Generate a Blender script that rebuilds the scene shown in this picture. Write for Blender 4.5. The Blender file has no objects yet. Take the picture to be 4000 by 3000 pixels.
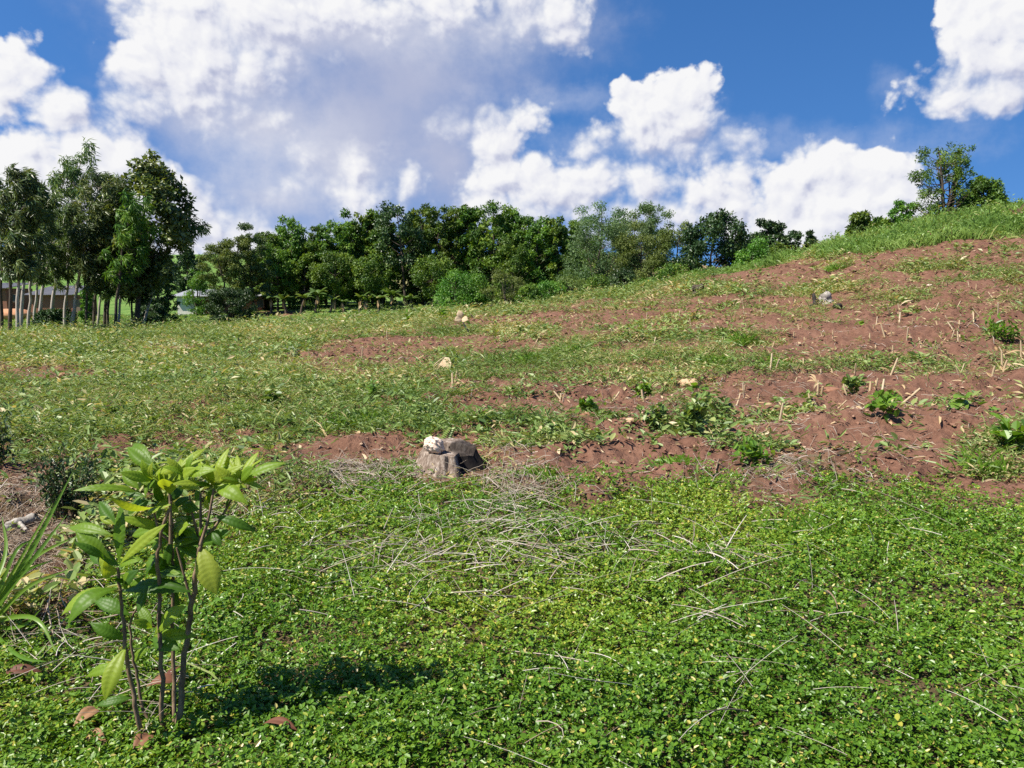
import bpy, math, random
import numpy as np
from mathutils import Vector

# ------------------------------------------------------------------ camera, sky, sun, exposure
scene = bpy.context.scene
C = scene.collection
rng = np.random.default_rng(7)
random.seed(7)

F = 3022.0                      # focal length in photograph pixels (4000 wide)
CAM_H = 1.5
PITCH = math.atan(350.0 / F)    # camera looks slightly down
CP, SP = math.cos(PITCH), math.sin(PITCH)

cam_d = bpy.data.cameras.new('camera')
cam_d.sensor_width = 36.0
cam_d.lens = 36.0 * F / 4000.0
cam_d.clip_start = 0.05
cam_d.clip_end = 20000
cam = bpy.data.objects.new('camera', cam_d)
C.objects.link(cam)
cam.location = (0, 0, CAM_H)
cam.rotation_euler = (math.pi / 2 - PITCH, 0, 0)
scene.camera = cam

SUN = Vector((-0.53, -0.27, 0.80)).normalized()      # direction towards the sun
SUN_EL = math.asin(SUN.z)
SUN_AZ = math.atan2(SUN.x, SUN.y)
sd = bpy.data.lights.new('sun', 'SUN')
sd.energy = 5.0
sd.angle = math.radians(0.5)
sd.color = (1.0, 0.94, 0.83)
so = bpy.data.objects.new('sun', sd)
C.objects.link(so)
so.rotation_euler = SUN.to_track_quat('Z', 'Y').to_euler()
so.location = (-40, -20, 60)

scene.view_settings.view_transform = 'Standard'
scene.view_settings.look = 'None'
scene.view_settings.gamma = 1
scene.view_settings.exposure = 0.85
scene.view_settings.use_curve_mapping = False
scene.render.engine = 'CYCLES'
cy = scene.cycles
cy.max_bounces = 6
cy.diffuse_bounces = 3
cy.glossy_bounces = 2
cy.transmission_bounces = 4
cy.transparent_max_bounces = 6
cy.caustics_reflective = False
cy.caustics_refractive = False
cy.sample_clamp_indirect = 6.0
cy.use_denoising = False


def ray(px, py):
    a = (px - 2000.0) / F
    b = (1500.0 - py) / F
    return np.array((a, CP + b * SP, -SP + b * CP))


def at(px, py, Y):
    """World point seen at photograph pixel (px, py), Y metres in front."""
    d = ray(px, py)
    t = Y / d[1]
    return np.array((d[0] * t, Y, CAM_H + d[2] * t))


def project(x, y, z):
    zz = z - CAM_H
    f = y * CP - zz * SP
    f = np.maximum(f, 0.05)
    up = y * SP + zz * CP
    return 2000 + F * x / f, 1500 - F * up / f


def sky_pt(px, py):
    d = ray(px, py)
    return math.atan2(d[0], d[1]), d[2] / math.hypot(d[0], d[1])


# ------------------------------------------------------------------ world: Nishita sky with clouds by direction
world = bpy.data.worlds.new('World')
scene.world = world
world.use_nodes = True
world.cycles.sampling_method = 'NONE'
wt = world.node_tree
wt.nodes.clear()


class NT:
    """Small helper to write node maths."""
    def __init__(self, tree):
        self.t = tree

    def n(self, kind, **kw):
        nd = self.t.nodes.new(kind)
        for k, v in kw.items():
            setattr(nd, k, v)
        return nd

    def put(self, sock, v):
        if isinstance(v, bpy.types.NodeSocket):
            self.t.links.new(v, sock)
        else:
            sock.default_value = v

    def m(self, op, a, b=None, c=None, clamp=False):
        nd = self.n('ShaderNodeMath', operation=op, use_clamp=clamp)
        self.put(nd.inputs[0], a)
        if b is not None: self.put(nd.inputs[1], b)
        if c is not None: self.put(nd.inputs[2], c)
        return nd.outputs[0]

    def v(self, op, a, b=None, c=None, scale=None):
        nd = self.n('ShaderNodeVectorMath', operation=op)
        self.put(nd.inputs[0], a)
        if b is not None: self.put(nd.inputs[1], b)
        if c is not None: self.put(nd.inputs[2], c)
        if scale is not None: self.put(nd.inputs['Scale'], scale)
        return nd.outputs['Value'] if op in ('LENGTH', 'DOT_PRODUCT') else nd.outputs[0]

    def sstep(self, x, lo, hi):
        nd = self.n('ShaderNodeMapRange', interpolation_type='SMOOTHSTEP')
        self.put(nd.inputs[0], x)
        self.put(nd.inputs[1], lo)
        self.put(nd.inputs[2], hi)
        return nd.outputs[0]

    def mix(self, f, a, b, blend='MIX'):
        nd = self.n('ShaderNodeMix', data_type='RGBA', blend_type=blend)
        self.put(nd.inputs[0], f)
        self.put(nd.inputs[6], a)
        self.put(nd.inputs[7], b)
        return nd.outputs[2]

    def noise(self, vec, scale, detail=3.0, rough=0.5, dist=0.0, color=False, dims='3D'):
        nd = self.n('ShaderNodeTexNoise', noise_dimensions=dims)
        if vec is not None: self.put(nd.inputs['Vector'], vec)
        nd.inputs['Scale'].default_value = scale
        nd.inputs['Detail'].default_value = detail
        nd.inputs['Roughness'].default_value = rough
        nd.inputs['Distortion'].default_value = dist
        return nd.outputs['Color' if color else 'Fac']

    def voro(self, vec, scale, detail=2.0, rough=0.5, smooth=0.3):
        nd = self.n('ShaderNodeTexVoronoi', feature='SMOOTH_F1', voronoi_dimensions='2D')
        self.put(nd.inputs['Vector'], vec)
        nd.inputs['Scale'].default_value = scale
        nd.inputs['Detail'].default_value = detail
        nd.inputs['Roughness'].default_value = rough
        nd.inputs['Smoothness'].default_value = smooth
        nd.normalize = True
        return nd.outputs['Distance']

    def ramp(self, fac, stops, interp='LINEAR'):
        nd = self.n('ShaderNodeValToRGB')
        self.put(nd.inputs[0], fac)
        cr = nd.color_ramp
        cr.interpolation = interp
        while len(cr.elements) < len(stops):
            cr.elements.new(0.5)
        for e, (p, c) in zip(cr.elements, stops):
            e.position = p
            e.color = (*c, 1.0)
        return nd.outputs[0]


def blob_field(nt, p, blobs, k):
    """Signed distance (positive inside) to a union of soft ellipses on the sky."""
    out = None
    for cx, cy_, rx, ry in blobs:
        a, t = sky_pt(cx, cy_)
        ra = abs(sky_pt(cx + rx, cy_)[0] - sky_pt(cx - rx, cy_)[0]) / 2
        rt = abs(sky_pt(cx, cy_ + ry)[1] - sky_pt(cx, cy_ - ry)[1]) / 2
        r = min(ra, rt)
        q = nt.v('MULTIPLY_ADD', p, (1 / ra, 1 / rt, 0), (-a / ra, -t / rt, 0))
        d = nt.m('MULTIPLY_ADD', nt.v('LENGTH', q), r, -r)
        out = d if out is None else nt.m('SMOOTH_MIN', out, d, k)
    return nt.m('MULTIPLY', out, -1.0)


CUMULUS = [
    # towers on the far left
    (230, 430, 95, 100), (130, 560, 140, 90), (330, 600, 160, 110), (20, 640, 150, 110), (470, 640, 140, 110),
    (560, 800, 250, 150), (230, 780, 350, 150), (760, 900, 230, 110), (1000, 940, 300, 60),
    (50, 200, 60, 75), (115, 285, 65, 50), (40, 330, 75, 60), (20, 400, 50, 40),
    # bright left rim of the big cloud
    (760, 30, 200, 110), (640, 150, 140, 130), (600, 290, 120, 120), (560, 410, 90, 60), (800, 230, 190, 170), (760, 380, 200, 90), (1000, 80, 300, 130), (1350, 30, 330, 90), (980, 250, 170, 110),
    (2110, 70, 120, 62), (2205, 125, 62, 42), (2030, 20, 140, 60), (1700, 30, 140, 60),
    # small bright heads in front of the grey
    (900, 410, 85, 32), (1115, 440, 40, 38), (1215, 590, 28, 40), (1110, 740, 50, 32), (850, 210, 90, 55),
    (1395, 680, 52, 66), (1360, 760, 60, 55), (1450, 770, 52, 60), (1580, 770, 22, 30),
    # bank over the tree line
    (1880, 500, 110, 48), (2010, 490, 60, 32), (1930, 570, 100, 80), (1950, 720, 130, 90), (2090, 670, 75, 70), (2200, 770, 190, 110),
    (2335, 690, 48, 62), (2480, 730, 120, 80), (2080, 840, 260, 80), (2480, 840, 250, 70),
    # round puff
    (2600, 400, 135, 115), (2500, 470, 100, 90), (2700, 460, 110, 105), (2600, 560, 190, 60), (2320, 520, 34, 30),
    (2770, 760, 110, 60), (2900, 710, 62, 60), (2860, 810, 150, 70),
    # big white heap behind the hill
    (3280, 690, 150, 110), (3140, 710, 105, 100), (3440, 670, 110, 90), (3070, 790, 100, 90), (3350, 820, 260, 130), (3500, 760, 110, 110), (3200, 890, 220, 80),
    # upper right
    (3830, 110, 190, 110), (3990, 40, 220, 120), (3930, 230, 190, 120), (3790, 350, 110, 38), (3960, 320, 120, 60),
]
VEIL = [
    (1300, 120, 820, 250), (1900, 90, 300, 110), (2140, 90, 110, 70), (1600, 330, 400, 230), (1400, 560, 380, 300), (1000, 480, 420, 220),
    (1100, 760, 420, 170), (1720, 640, 200, 260), (700, 470, 220, 70), (2000, 330, 90, 60),
]
VEIL_LIT = [
    (1150, 40, 420, 130), (1690, 70, 190, 110), (2080, 70, 200, 60), (980, 590, 260, 110), (880, 730, 230, 90), (1230, 560, 110, 80), (800, 200, 300, 250), (1140, 690, 150, 50),
]
WISP = [
    (2980, 575, 260, 20), (2800, 615, 260, 28), (3180, 520, 130, 14), (2200, 400, 240, 45), (3500, 325, 30, 26), (3540, 590, 60, 16), (2350, 600, 160, 40),
]
SHADE = [
    (2060, 130, 130, 50), (1950, 110, 120, 60), (1640, 90, 120, 40), (1130, 470, 60, 20),    (2620, 590, 180, 50), (1250, 640, 120, 40), (1500, 420, 420, 200), (1000, 810, 260, 70), (3950, 330, 150, 60), (2150, 830, 260, 50), (560, 480, 150, 40), (2480, 800, 150, 50),
    (1120, 330, 200, 130), (1250, 160, 260, 70), (950, 420, 200, 40), (300, 800, 260, 60),
]


def cloud_group():
    g = bpy.data.node_groups.new('cumulus_density', 'ShaderNodeTree')
    g.interface.new_socket('Vector', in_out='INPUT', socket_type='NodeSocketVector')
    g.interface.new_socket('Density', in_out='OUTPUT', socket_type='NodeSocketFloat')
    nt = NT(g)
    gi, go = nt.n('NodeGroupInput'), nt.n('NodeGroupOutput')
    p = gi.outputs[0]
    warp = nt.v('SUBTRACT', nt.noise(p, 9.0, 3.0, 0.55, color=True), (0.5, 0.5, 0.5))
    p1 = nt.v('MULTIPLY_ADD', warp, (0.05, 0.045, 0.0), p)
    d = blob_field(nt, p1, CUMULUS, 0.02)
    vo = nt.voro(p1, 17.0, 3.0, 0.55, 0.25)
    bub = nt.m('MULTIPLY_ADD', vo, -0.080, 0.036)
    fine = nt.m('MULTIPLY_ADD', nt.noise(p, 42.0, 4.0, 0.62), 0.026, -0.012)
    s = nt.m('ADD', nt.m('ADD', d, bub), fine)
    g.links.new(s, go.inputs[0])
    return g


W = NT(wt)
tc = W.n('ShaderNodeTexCoord').outputs['Generated']
sep = W.n('ShaderNodeSeparateXYZ')
wt.links.new(tc, sep.inputs[0])
dx, dy, dz = sep.outputs
az = W.m('ARCTAN2', dx, dy)
te = W.m('DIVIDE', dz, W.m('SQRT', W.m('ADD', W.m('MULTIPLY', dx, dx), W.m('MULTIPLY_ADD', dy, dy, 1e-6))))
comb = W.n('ShaderNodeCombineXYZ')
wt.links.new(az, comb.inputs[0])
wt.links.new(te, comb.inputs[1])
P = comb.outputs[0]

cg = cloud_group()
g1 = W.n('ShaderNodeGroup'); g1.node_tree = cg
wt.links.new(P, g1.inputs[0])
EPS = 0.011
g2 = W.n('ShaderNodeGroup'); g2.node_tree = cg
wt.links.new(W.v('ADD', P, (-0.62 * EPS, 0.78 * EPS, 0)), g2.inputs[0])
D1, D2 = g1.outputs[0], g2.outputs[0]
relief = W.m('DIVIDE', W.m('SUBTRACT', D1, D2), EPS)           # + on the sunny side

soft_n = W.m('SUBTRACT', W.noise(P, 6.0, 5.0, 0.55), 0.5)
fine_n = W.m('SUBTRACT', W.noise(P, 22.0, 5.0, 0.6), 0.5)
warp2 = W.v('SUBTRACT', W.noise(P, 5.0, 4.0, 0.55, color=True), (0.5, 0.5, 0.5))
Pw = W.v('MULTIPLY_ADD', warp2, (0.16, 0.11, 0), P)
shade = W.sstep(W.m('ADD', blob_field(W, Pw, SHADE, 0.05), W.m('MULTIPLY', soft_n, 0.05)), -0.06, 0.06)

# front cumulus: lit rims and lilac hollows
lit = W.m('MULTIPLY_ADD', relief, 0.22, 0.79)
lit = W.m('SUBTRACT', lit, W.m('MULTIPLY', shade, 0.38))
lit = W.m('ADD', lit, W.m('MULTIPLY', soft_n, 0.35), clamp=True)
cum_col = W.ramp(lit, [(0.0, (0.40, 0.44, 0.62)), (0.3, (0.56, 0.59, 0.75)), (0.6, (0.84, 0.85, 0.92)), (0.92, (0.97, 0.97, 0.98))])
cum_a = W.sstep(D1, W.m('MULTIPLY_ADD', shade, -0.008, -0.002), W.m('MULTIPLY_ADD', shade, 0.05, 0.007))

# soft lilac veil behind
vd = W.m('ADD', blob_field(W, Pw, VEIL, 0.08), W.m('MULTIPLY', fine_n, 0.05))
veil_a = W.m('MULTIPLY', W.sstep(vd, -0.025, 0.07), 0.93)
vl = W.m('ADD', blob_field(W, Pw, VEIL_LIT, 0.06), W.m('ADD', W.m('MULTIPLY', fine_n, 0.06), W.m('MULTIPLY', soft_n, 0.10)))
veil_lit = W.m('MULTIPLY', W.sstep(vl, -0.05, 0.06), W.m('MULTIPLY_ADD', shade, -0.55, 1.0))
veil_col = W.mix(veil_lit, (0.48, 0.52, 0.70, 1), (0.88, 0.88, 0.93, 1))

wd = W.m('ADD', blob_field(W, Pw, WISP, 0.03), W.m('MULTIPLY', fine_n, 0.06))
wisp_a = W.m('MULTIPLY', W.sstep(wd, -0.02, 0.03), 0.35)

sky = W.n('ShaderNodeTexSky', sky_type='NISHITA')
sky.sun_disc = False
sky.sun_elevation = SUN_EL
sky.sun_rotation = SUN_AZ
sky.altitude = 600
sky.air_density = 1.0
sky.dust_density = 0.4
sky.ozone_density = 2.5
STR = 0.055
hs = W.n('ShaderNodeHueSaturation')
hs.inputs['Hue'].default_value = 0.506
hs.inputs['Saturation'].default_value = 1.30
hs.inputs['Value'].default_value = 1.60
wt.links.new(sky.outputs[0], hs.inputs['Color'])
wt.links.new(W.v('NORMALIZE', W.v('MULTIPLY_ADD', tc, (1, 1, 0.8), (0, 0, 0.24))), sky.inputs[0])   # keeps the horizon clear of dust glow
K = 0.535 / STR            # cloud tones are given as seen, at the exposure set above


def times(c):
    return W.v('SCALE', c, scale=K)


col = W.mix(veil_a, hs.outputs[0], times(veil_col))
col = W.mix(wisp_a, col, (0.80 * K, 0.82 * K, 0.92 * K, 1))
col = W.mix(cum_a, col, times(cum_col))
bg = W.n('ShaderNodeBackground')
bg.inputs['Strength'].default_value = STR
wt.links.new(col, bg.inputs['Color'])
wo = W.n('ShaderNodeOutputWorld')
wt.links.new(bg.outputs[0], wo.inputs['Surface'])


# ------------------------------------------------------------------ numpy noise
def _hash(ix, iy, seed):
    h = (ix.astype(np.int64) * 374761393 + iy.astype(np.int64) * 668265263 + seed * 1442695041) & 0xFFFFFFFF
    h = ((h ^ (h >> 13)) * 1274126177) & 0xFFFFFFFF
    h = h ^ (h >> 16)
    return (h & 0xFFFFFF) / float(0xFFFFFF)


def vnoise(x, y, seed=0):
    ix, iy = np.floor(x), np.floor(y)
    fx, fy = x - ix, y - iy
    fx = fx * fx * fx * (fx * (fx * 6 - 15) + 10)
    fy = fy * fy * fy * (fy * (fy * 6 - 15) + 10)
    a, b = _hash(ix, iy, seed), _hash(ix + 1, iy, seed)
    c, d = _hash(ix, iy + 1, seed), _hash(ix + 1, iy + 1, seed)
    return (a + (b - a) * fx) * (1 - fy) + (c + (d - c) * fx) * fy


def fbm(x, y, octv=4, seed=0, rough=0.5):
    s, a, t = 0.0, 1.0, 0.0
    for i in range(octv):
        s = s + a * vnoise(x * 2 ** i + 17.3 * i, y * 2 ** i - 9.1 * i, seed + i)
        t += a
        a *= rough
    return s / t


def smooth(x, a, b):
    t = np.clip((x - a) / (b - a), 0, 1)
    return t * t * (3 - 2 * t)


# ------------------------------------------------------------------ terrain height
TY = np.array([0.5, 6, 12, 20, 30, 36, 45, 60, 83, 87, 100, 150, 350, 900, 2600.])
TPX = np.array([0, 700, 1000, 1600, 2000, 2400, 2750, 3000, 3300, 3600, 4000.])
TZ = np.array([
    [0, 0, 0, -.10, -.40, -.60, -.95, -1.1, -1.3, -1.2, -1.3, .5, 18, 24, 30],
    [0, 0, 0, -.10, -.35, -.52, -.80, -.95, -1.05, -.95, -.8, 1.5, 20, 25, 30],
    [0, 0, 0, -.05, -.30, -.42, -.65, -.85, -1.0, .15, .3, 2.5, 20, 25, 30],
    [0, 0, .05, .10, .10, .08, .0, -.30, -.55, .4, .6, 3.5, 20, 25, 30],
    [0, 0, .10, .25, .42, .50, .53, -.20, -.50, .3, .5, 2.5, 20, 25, 30],
    [0, 0, .15, .50, 1.0, 1.3, 1.57, .6, -.10, .0, .2, 2.0, 19, 24, 28],
    [0, 0, .20, .75, 1.6, 2.1, 2.45, 1.3, .5, .4, .4, 1.5, 16, 22, 26],
    [0, 0, .25, 1.0, 2.15, 2.75, 2.95, 1.7, .8, .6, .5, .5, 10, 20, 24],
    [0, 0, .35, 1.3, 2.85, 3.75, 3.5, 2.2, 1.0, .8, .6, .4, 5, 15, 20],
    [0, 0, .40, 1.7, 3.75, 4.85, 4.5, 3.0, 1.5, 1.2, 1.0, .5, 5, 12, 18],
    [0, 0, .50, 2.0, 4.4, 5.50, 5.2, 4.0, 2.5, 2.2, 2.0, 1.0, 5, 10, 15],
])
TU = (TPX - 2000) / F
NU, NY = 80, 500
GU = np.linspace(TU[0] - 0.05, TU[-1] + 0.05, NU)
GLY = np.linspace(math.log(0.5), math.log(2600), NY)
_tmp = np.array([np.interp(np.exp(GLY), TY, row) for row in TZ])
GZ = np.array([np.interp(GU, TU, _tmp[:, j]) for j in range(NY)]).T


def _blur(a, sg, axis):
    k = np.arange(-3 * sg, 3 * sg + 1)
    w = np.exp(-0.5 * (k / sg) ** 2)
    w /= w.sum()
    pad = [(0, 0), (0, 0)]
    pad[axis] = (3 * sg, 3 * sg)
    p = np.pad(a, pad, mode='edge')
    return np.apply_along_axis(lambda v: np.convolve(v, w, 'valid'), axis, p)


GZ = _blur(_blur(GZ, 4, 0), 3, 1)


def base_z(x, y):
    x, y = np.asarray(x, float), np.asarray(y, float)
    r = np.hypot(x, y)
    a = np.arctan2(x, y)
    lim = math.atan(0.72)
    ac = np.clip(a, -lim, lim)
    Y = np.maximum(r * np.cos(ac), 0.51)
    u = np.tan(ac)
    fu = np.clip((u - GU[0]) / (GU[1] - GU[0]), 0, NU - 1.001)
    fy = np.clip((np.log(Y) - GLY[0]) / (GLY[1] - GLY[0]), 0, NY - 1.001)
    iu, iy = fu.astype(int), fy.astype(int)
    du, dy_ = fu - iu, fy - iy
    z = ((GZ[iu, iy] * (1 - du) + GZ[iu + 1, iy] * du) * (1 - dy_) + (GZ[iu, iy + 1] * (1 - du) + GZ[iu + 1, iy + 1] * du) * dy_)
    w = smooth(np.abs(a), math.radians(60), math.radians(140))
    flat = smooth(r, 150, 500) * 20
    return z * (1 - w) + flat * w


# patches of bare soil (-) and dense green (+), read off the photograph (in its 2212-wide view)
PATCH = [
    (1850, 960, 330, 42, -1), (2050, 930, 170, 36, -1), (1650, 1010, 300, 18, -.45), (1980, 750, 260, 26, -.9), (2050, 700, 200, 22, -.9),
    (1750, 600, 220, 20, -1), (2050, 540, 220, 22, -1), (1600, 590, 110, 14, -.8), (1900, 565, 120, 14, -.8), (1250, 890, 120, 26, -.8), (1400, 920, 60, 24, -.7),
    (1100, 770, 120, 11, -1), (900, 745, 250, 14, -.8), (1150, 700, 160, 12, -.8), (820, 775, 120, 14, -.8), (350, 765, 200, 9, -.8),
    (60, 820, 100, 16, -1), (400, 902, 70, 11, -.9), (700, 805, 80, 12, -.8), (1350, 690, 220, 15, -.8), (1450, 655, 220, 10, -.8), (600, 680, 60, 7, -1), (668, 705, 40, 6, -1),
    (780, 1020, 130, 20, -.5), (60, 1150, 110, 110, -1.5), (1050, 1010, 160, 30, .5), (900, 960, 200, 30, .4), (240, 985, 55, 20, -1), (50, 1180, 80, 90, -1), (880, 800, 70, 10, -.8), (1700, 720, 200, 12, -.7), (2120, 640, 100, 12, -.7),
    (1980, 660, 120, 10, -.7), (1750, 850, 120, 14, -.6), (560, 860, 60, 10, -.7), (1700, 880, 200, 22, -.6), (950, 850, 80, 10, -.6), (1000, 700, 60, 8, -.5),
    (330, 880, 360, 110, .34), (700, 900, 260, 60, .3), (560, 960, 160, 40, .4), (1550, 800, 170, 26, 1), (1050, 800, 210, 22, 1), (1230, 775, 60, 16, 1), (1950, 655, 160, 14, .8), (2050, 590, 160, 13, .9), (1480, 915, 70, 55, 1), (2150, 1000, 90, 45, .9),
    (150, 890, 250, 80, .8), (520, 835, 170, 36, .9), (300, 715, 320, 18, 1), (800, 690, 220, 15, 1), (1650, 625, 160, 8, .5), (1640, 985, 110, 12, .9),
    (2080, 870, 130, 40, .6), (1850, 560, 150, 12, .6), (1560, 740, 120, 18, .6), (1750, 640, 120, 12, .5), (2000, 480, 260, 34, 1), (1820, 520, 90, 20, 1), (1580, 645, 90, 6, .5),
    (1330, 650, 200, 8, .8), (650, 760, 60, 10, .5), (800, 900, 120, 40, .5), (1120, 950, 110, 40, .5), (1780, 610, 60, 9, .5), (1230, 990, 120, 24, .7),
]


def px_of(x, y, z=None):
    if z is None:
        z = base_z(x, y)
    return project(x, np.maximum(y, 0.3), z)


def veg_density(x, y):
    """How overgrown the field is, 0 bare red soil .. 1 closed cover."""
    px, py = px_of(x, y)
    px, py = px / 1.8083, py / 1.8083
    n = fbm(x * 0.42, y * 0.85, 4, 11) - 0.5
    n2 = fbm(x * 1.9, y * 2.6, 3, 21) - 0.5
    left = smooth(px, 1500, 500)
    v = 0.29 + 0.17 * left + 1.6 * n + 1.2 * n2
    for cx, cy_, rx, ry, s in PATCH:
        d = ((px - cx) / rx) ** 2 + ((py - cy_) / ry) ** 2
        v = v + s * 0.75 * np.exp(-d * 1.2)
    far = smooth(y, 44, 52) * smooth(px, 1950, 1500)
    v = np.maximum(v, far * (0.95 - 1.2 * np.exp(-(((px - 600) / 70) ** 2 + ((py - 680) / 8) ** 2)) - np.exp(-(((px - 668) / 40) ** 2 + ((py - 705) / 6) ** 2))))
    return np.clip(v, 0, 1)


def cover_edge(x, y):
    """Ground-cover share: 1 in the leguminous mat in front, 0 in the field behind."""
    px, py = px_of(x, y)
    edge = np.interp(px, [-2000, 0, 300, 620, 900, 1250, 1500, 1900, 2300, 2900, 3500, 4000, 6000], [2560, 2560, 2420, 2130, 2020, 1930, 1870, 1880, 1950, 1930, 1960, 1960, 1960])
    edge = edge + 330 * (fbm(x * 1.5, y * 1.5, 4, 5, .6) - 0.5)
    return smooth(py, edge - 45, edge + 60)


def relief(x, y):
    r = np.hypot(x, y)
    c = cover_edge(x, y)
    fade = smooth(r, 1.5, 5) * (1 - smooth(r, 60, 140))
    clod = np.abs(fbm(x * 2.6, y * 2.6, 4, 31, 0.6) - 0.5)
    mound = fbm(x * 0.55, y * 0.9, 3, 41) - 0.5
    row = 0.5 + 0.5 * np.sin((y * 0.94 - 0.33 * x) * 2 * math.pi / 1.15 + 4 * (fbm(x * .2, y * .2, 2, 8) - .5))
    z = fade * (1 - c) * (0.30 * clod + 0.26 * mound + 0.08 * row)
    sx_, sy_ = STUMP
    z = z * (1 - .85 * np.exp(-((x - sx_) ** 2 + (y - sy_) ** 2) / .42))
    mx_, my_ = MOUND
    z = z + 0.16 * np.exp(-((x - mx_) / .75) ** 2 - ((y - my_) / .35) ** 2)
    z = z + c * 0.06 * (fbm(x * 1.3, y * 1.3, 3, 51) - 0.5)
    return z


MOUND = (0.0, -50.0)
STUMP = (0.0, -50.0)


def ground_z(x, y):
    return base_z(x, y) + relief(x, y)


def ground_at(px, py):
    """Point of the ground seen at a photograph pixel."""
    Ys = np.exp(np.linspace(math.log(1.2), math.log(600), 3000))
    d = ray(px, py)
    x = d[0] / d[1] * Ys
    z = CAM_H + d[2] / d[1] * Ys
    g = base_z(x, Ys)
    i = int(np.argmax(z <= g)) if (z <= g).any() else 2400
    return np.array((x[i], Ys[i], g[i]))


MOUND = tuple(ground_at(3740, 1700)[:2])
STUMP = tuple(ground_at(1748, 1850)[:2])


def on_ground(x, y):
    return np.array((x, y, float(ground_z(np.array([x]), np.array([y]))[0])))


# ------------------------------------------------------------------ mesh building
class Acc:
    """Collects vertices and faces; build() links them as ONE mesh object."""
    def __init__(self):
        self.v, self.f, self.r, self.m, self.n = [], [], [], [], 0
        self.smooth = []

    def add(self, verts, faces, rnd=0.5, mat=0, smooth_=False):
        verts = np.asarray(verts, float).reshape(-1, 3)
        faces = np.asarray(faces, np.int64)
        if len(faces) == 0:
            return
        self.v.append(verts)
        self.f.append(faces + self.n)
        self.n += len(verts)
        k = len(faces)
        self.r.append(np.broadcast_to(np.asarray(rnd, float), (k,)) if np.ndim(rnd) == 0 else np.asarray(rnd, float))
        self.m.append(np.full(k, mat, np.int32))
        self.smooth.append(np.full(k, smooth_, bool))

    def build(self, name, mats, parent=None, loc=(0, 0, 0)):
        me = bpy.data.meshes.new(name)
        V = np.concatenate(self.v)
        off = np.array(parent['_loc'] if parent is not None else loc, float)
        V = V - off
        tot = np.concatenate([np.full(len(f), f.shape[1], np.int32) for f in self.f])
        L = np.concatenate([f.ravel() for f in self.f]).astype(np.int32)
        st = np.concatenate(([0], np.cumsum(tot)[:-1])).astype(np.int32)
        me.vertices.add(len(V))
        me.vertices.foreach_set('co', V.astype(np.float32).ravel())
        me.loops.add(len(L))
        me.loops.foreach_set('vertex_index', L)
        me.polygons.add(len(tot))
        me.polygons.foreach_set('loop_start', st)
        me.polygons.foreach_set('loop_total', tot)
        if not isinstance(mats, (list, tuple)):
            mats = [mats]
        for m in mats:
            me.materials.append(m)
        me.polygons.foreach_set('material_index', np.concatenate(self.m))
        me.polygons.foreach_set('use_smooth', np.concatenate(self.smooth))
        me.update(calc_edges=True)
        at_ = me.attributes.new('tint', 'FLOAT', 'FACE')
        at_.data.foreach_set('value', np.concatenate(self.r).astype(np.float32))
        o = bpy.data.objects.new(name, me)
        C.objects.link(o)
        if parent is not None:
            o.parent = parent
            o['_loc'] = [0.0, 0.0, 0.0]
            o['_loc'] = parent['_loc']
        else:
            o.location = loc
            o['_loc'] = [float(c) for c in loc]
        return o


def tag(o, label=None, cat=None, group=None, kind=None):
    if label: o['label'] = label
    if cat: o['category'] = cat
    if group: o['group'] = group
    if kind: o['kind'] = kind
    return o


def thing(name, label, cat, loc, group=None):
    o = bpy.data.objects.new(name, None)
    o.empty_display_size = 0.2
    C.objects.link(o)
    o.location = [float(c) for c in loc]
    o['_loc'] = [float(c) for c in loc]
    return tag(o, label, cat, group)


def nrm(a):
    return a / np.maximum(np.linalg.norm(a, axis=-1, keepdims=True), 1e-9)


def tubes(P, R, sides=4, cap=True):
    """P (n,k,3) centre lines, R (n,k) radii -> verts, faces."""
    n, k, _ = P.shape
    T = np.empty_like(P)
    T[:, 1:-1] = P[:, 2:] - P[:, :-2]
    T[:, 0] = P[:, 1] - P[:, 0]
    T[:, -1] = P[:, -1] - P[:, -2]
    T = nrm(T)
    ref = np.where(np.abs(T[..., 2:3]) > 0.9, np.array([1.0, 0, 0]), np.array([0, 0, 1.0]))
    ref = ref[:, k // 2:k // 2 + 1, :] * np.ones((n, k, 1))
    A = nrm(np.cross(T, ref))
    B = np.cross(T, A)
    ang = np.arange(sides) * 2 * math.pi / sides
    V = P[:, :, None, :] + R[:, :, None, None] * (A[:, :, None, :] * np.cos(ang)[None, None, :, None] + B[:, :, None, :] * np.sin(ang)[None, None, :, None])
    V = V.reshape(-1, 3)
    i = np.arange(n)[:, None, None] * k * sides + np.arange(k - 1)[None, :, None] * sides
    s = np.arange(sides)[None, None, :]
    s1 = (s + 1) % sides
    Fq = np.stack([i + s, i + s1, i + sides + s1, i + sides + s], -1).reshape(-1, 4)
    return V, Fq


def spline(pts, k):
    """Catmull-Rom through pts -> k points."""
    p = np.asarray(pts, float)
    if len(p) == 2:
        t = np.linspace(0, 1, k)[:, None]
        return p[0] * (1 - t) + p[1] * t
    q = np.vstack([2 * p[0] - p[1], p, 2 * p[-1] - p[-2]])
    out = []
    for t in np.linspace(0, len(p) - 1 - 1e-6, k):
        i = int(t)
        f = t - i
        a, b, c, d = q[i], q[i + 1], q[i + 2], q[i + 3]
        out.append(0.5 * (2 * b + (c - a) * f + (2 * a - 5 * b + 4 * c - d) * f * f + (3 * b - a - 3 * c + d) * f ** 3))
    return np.array(out)


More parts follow.
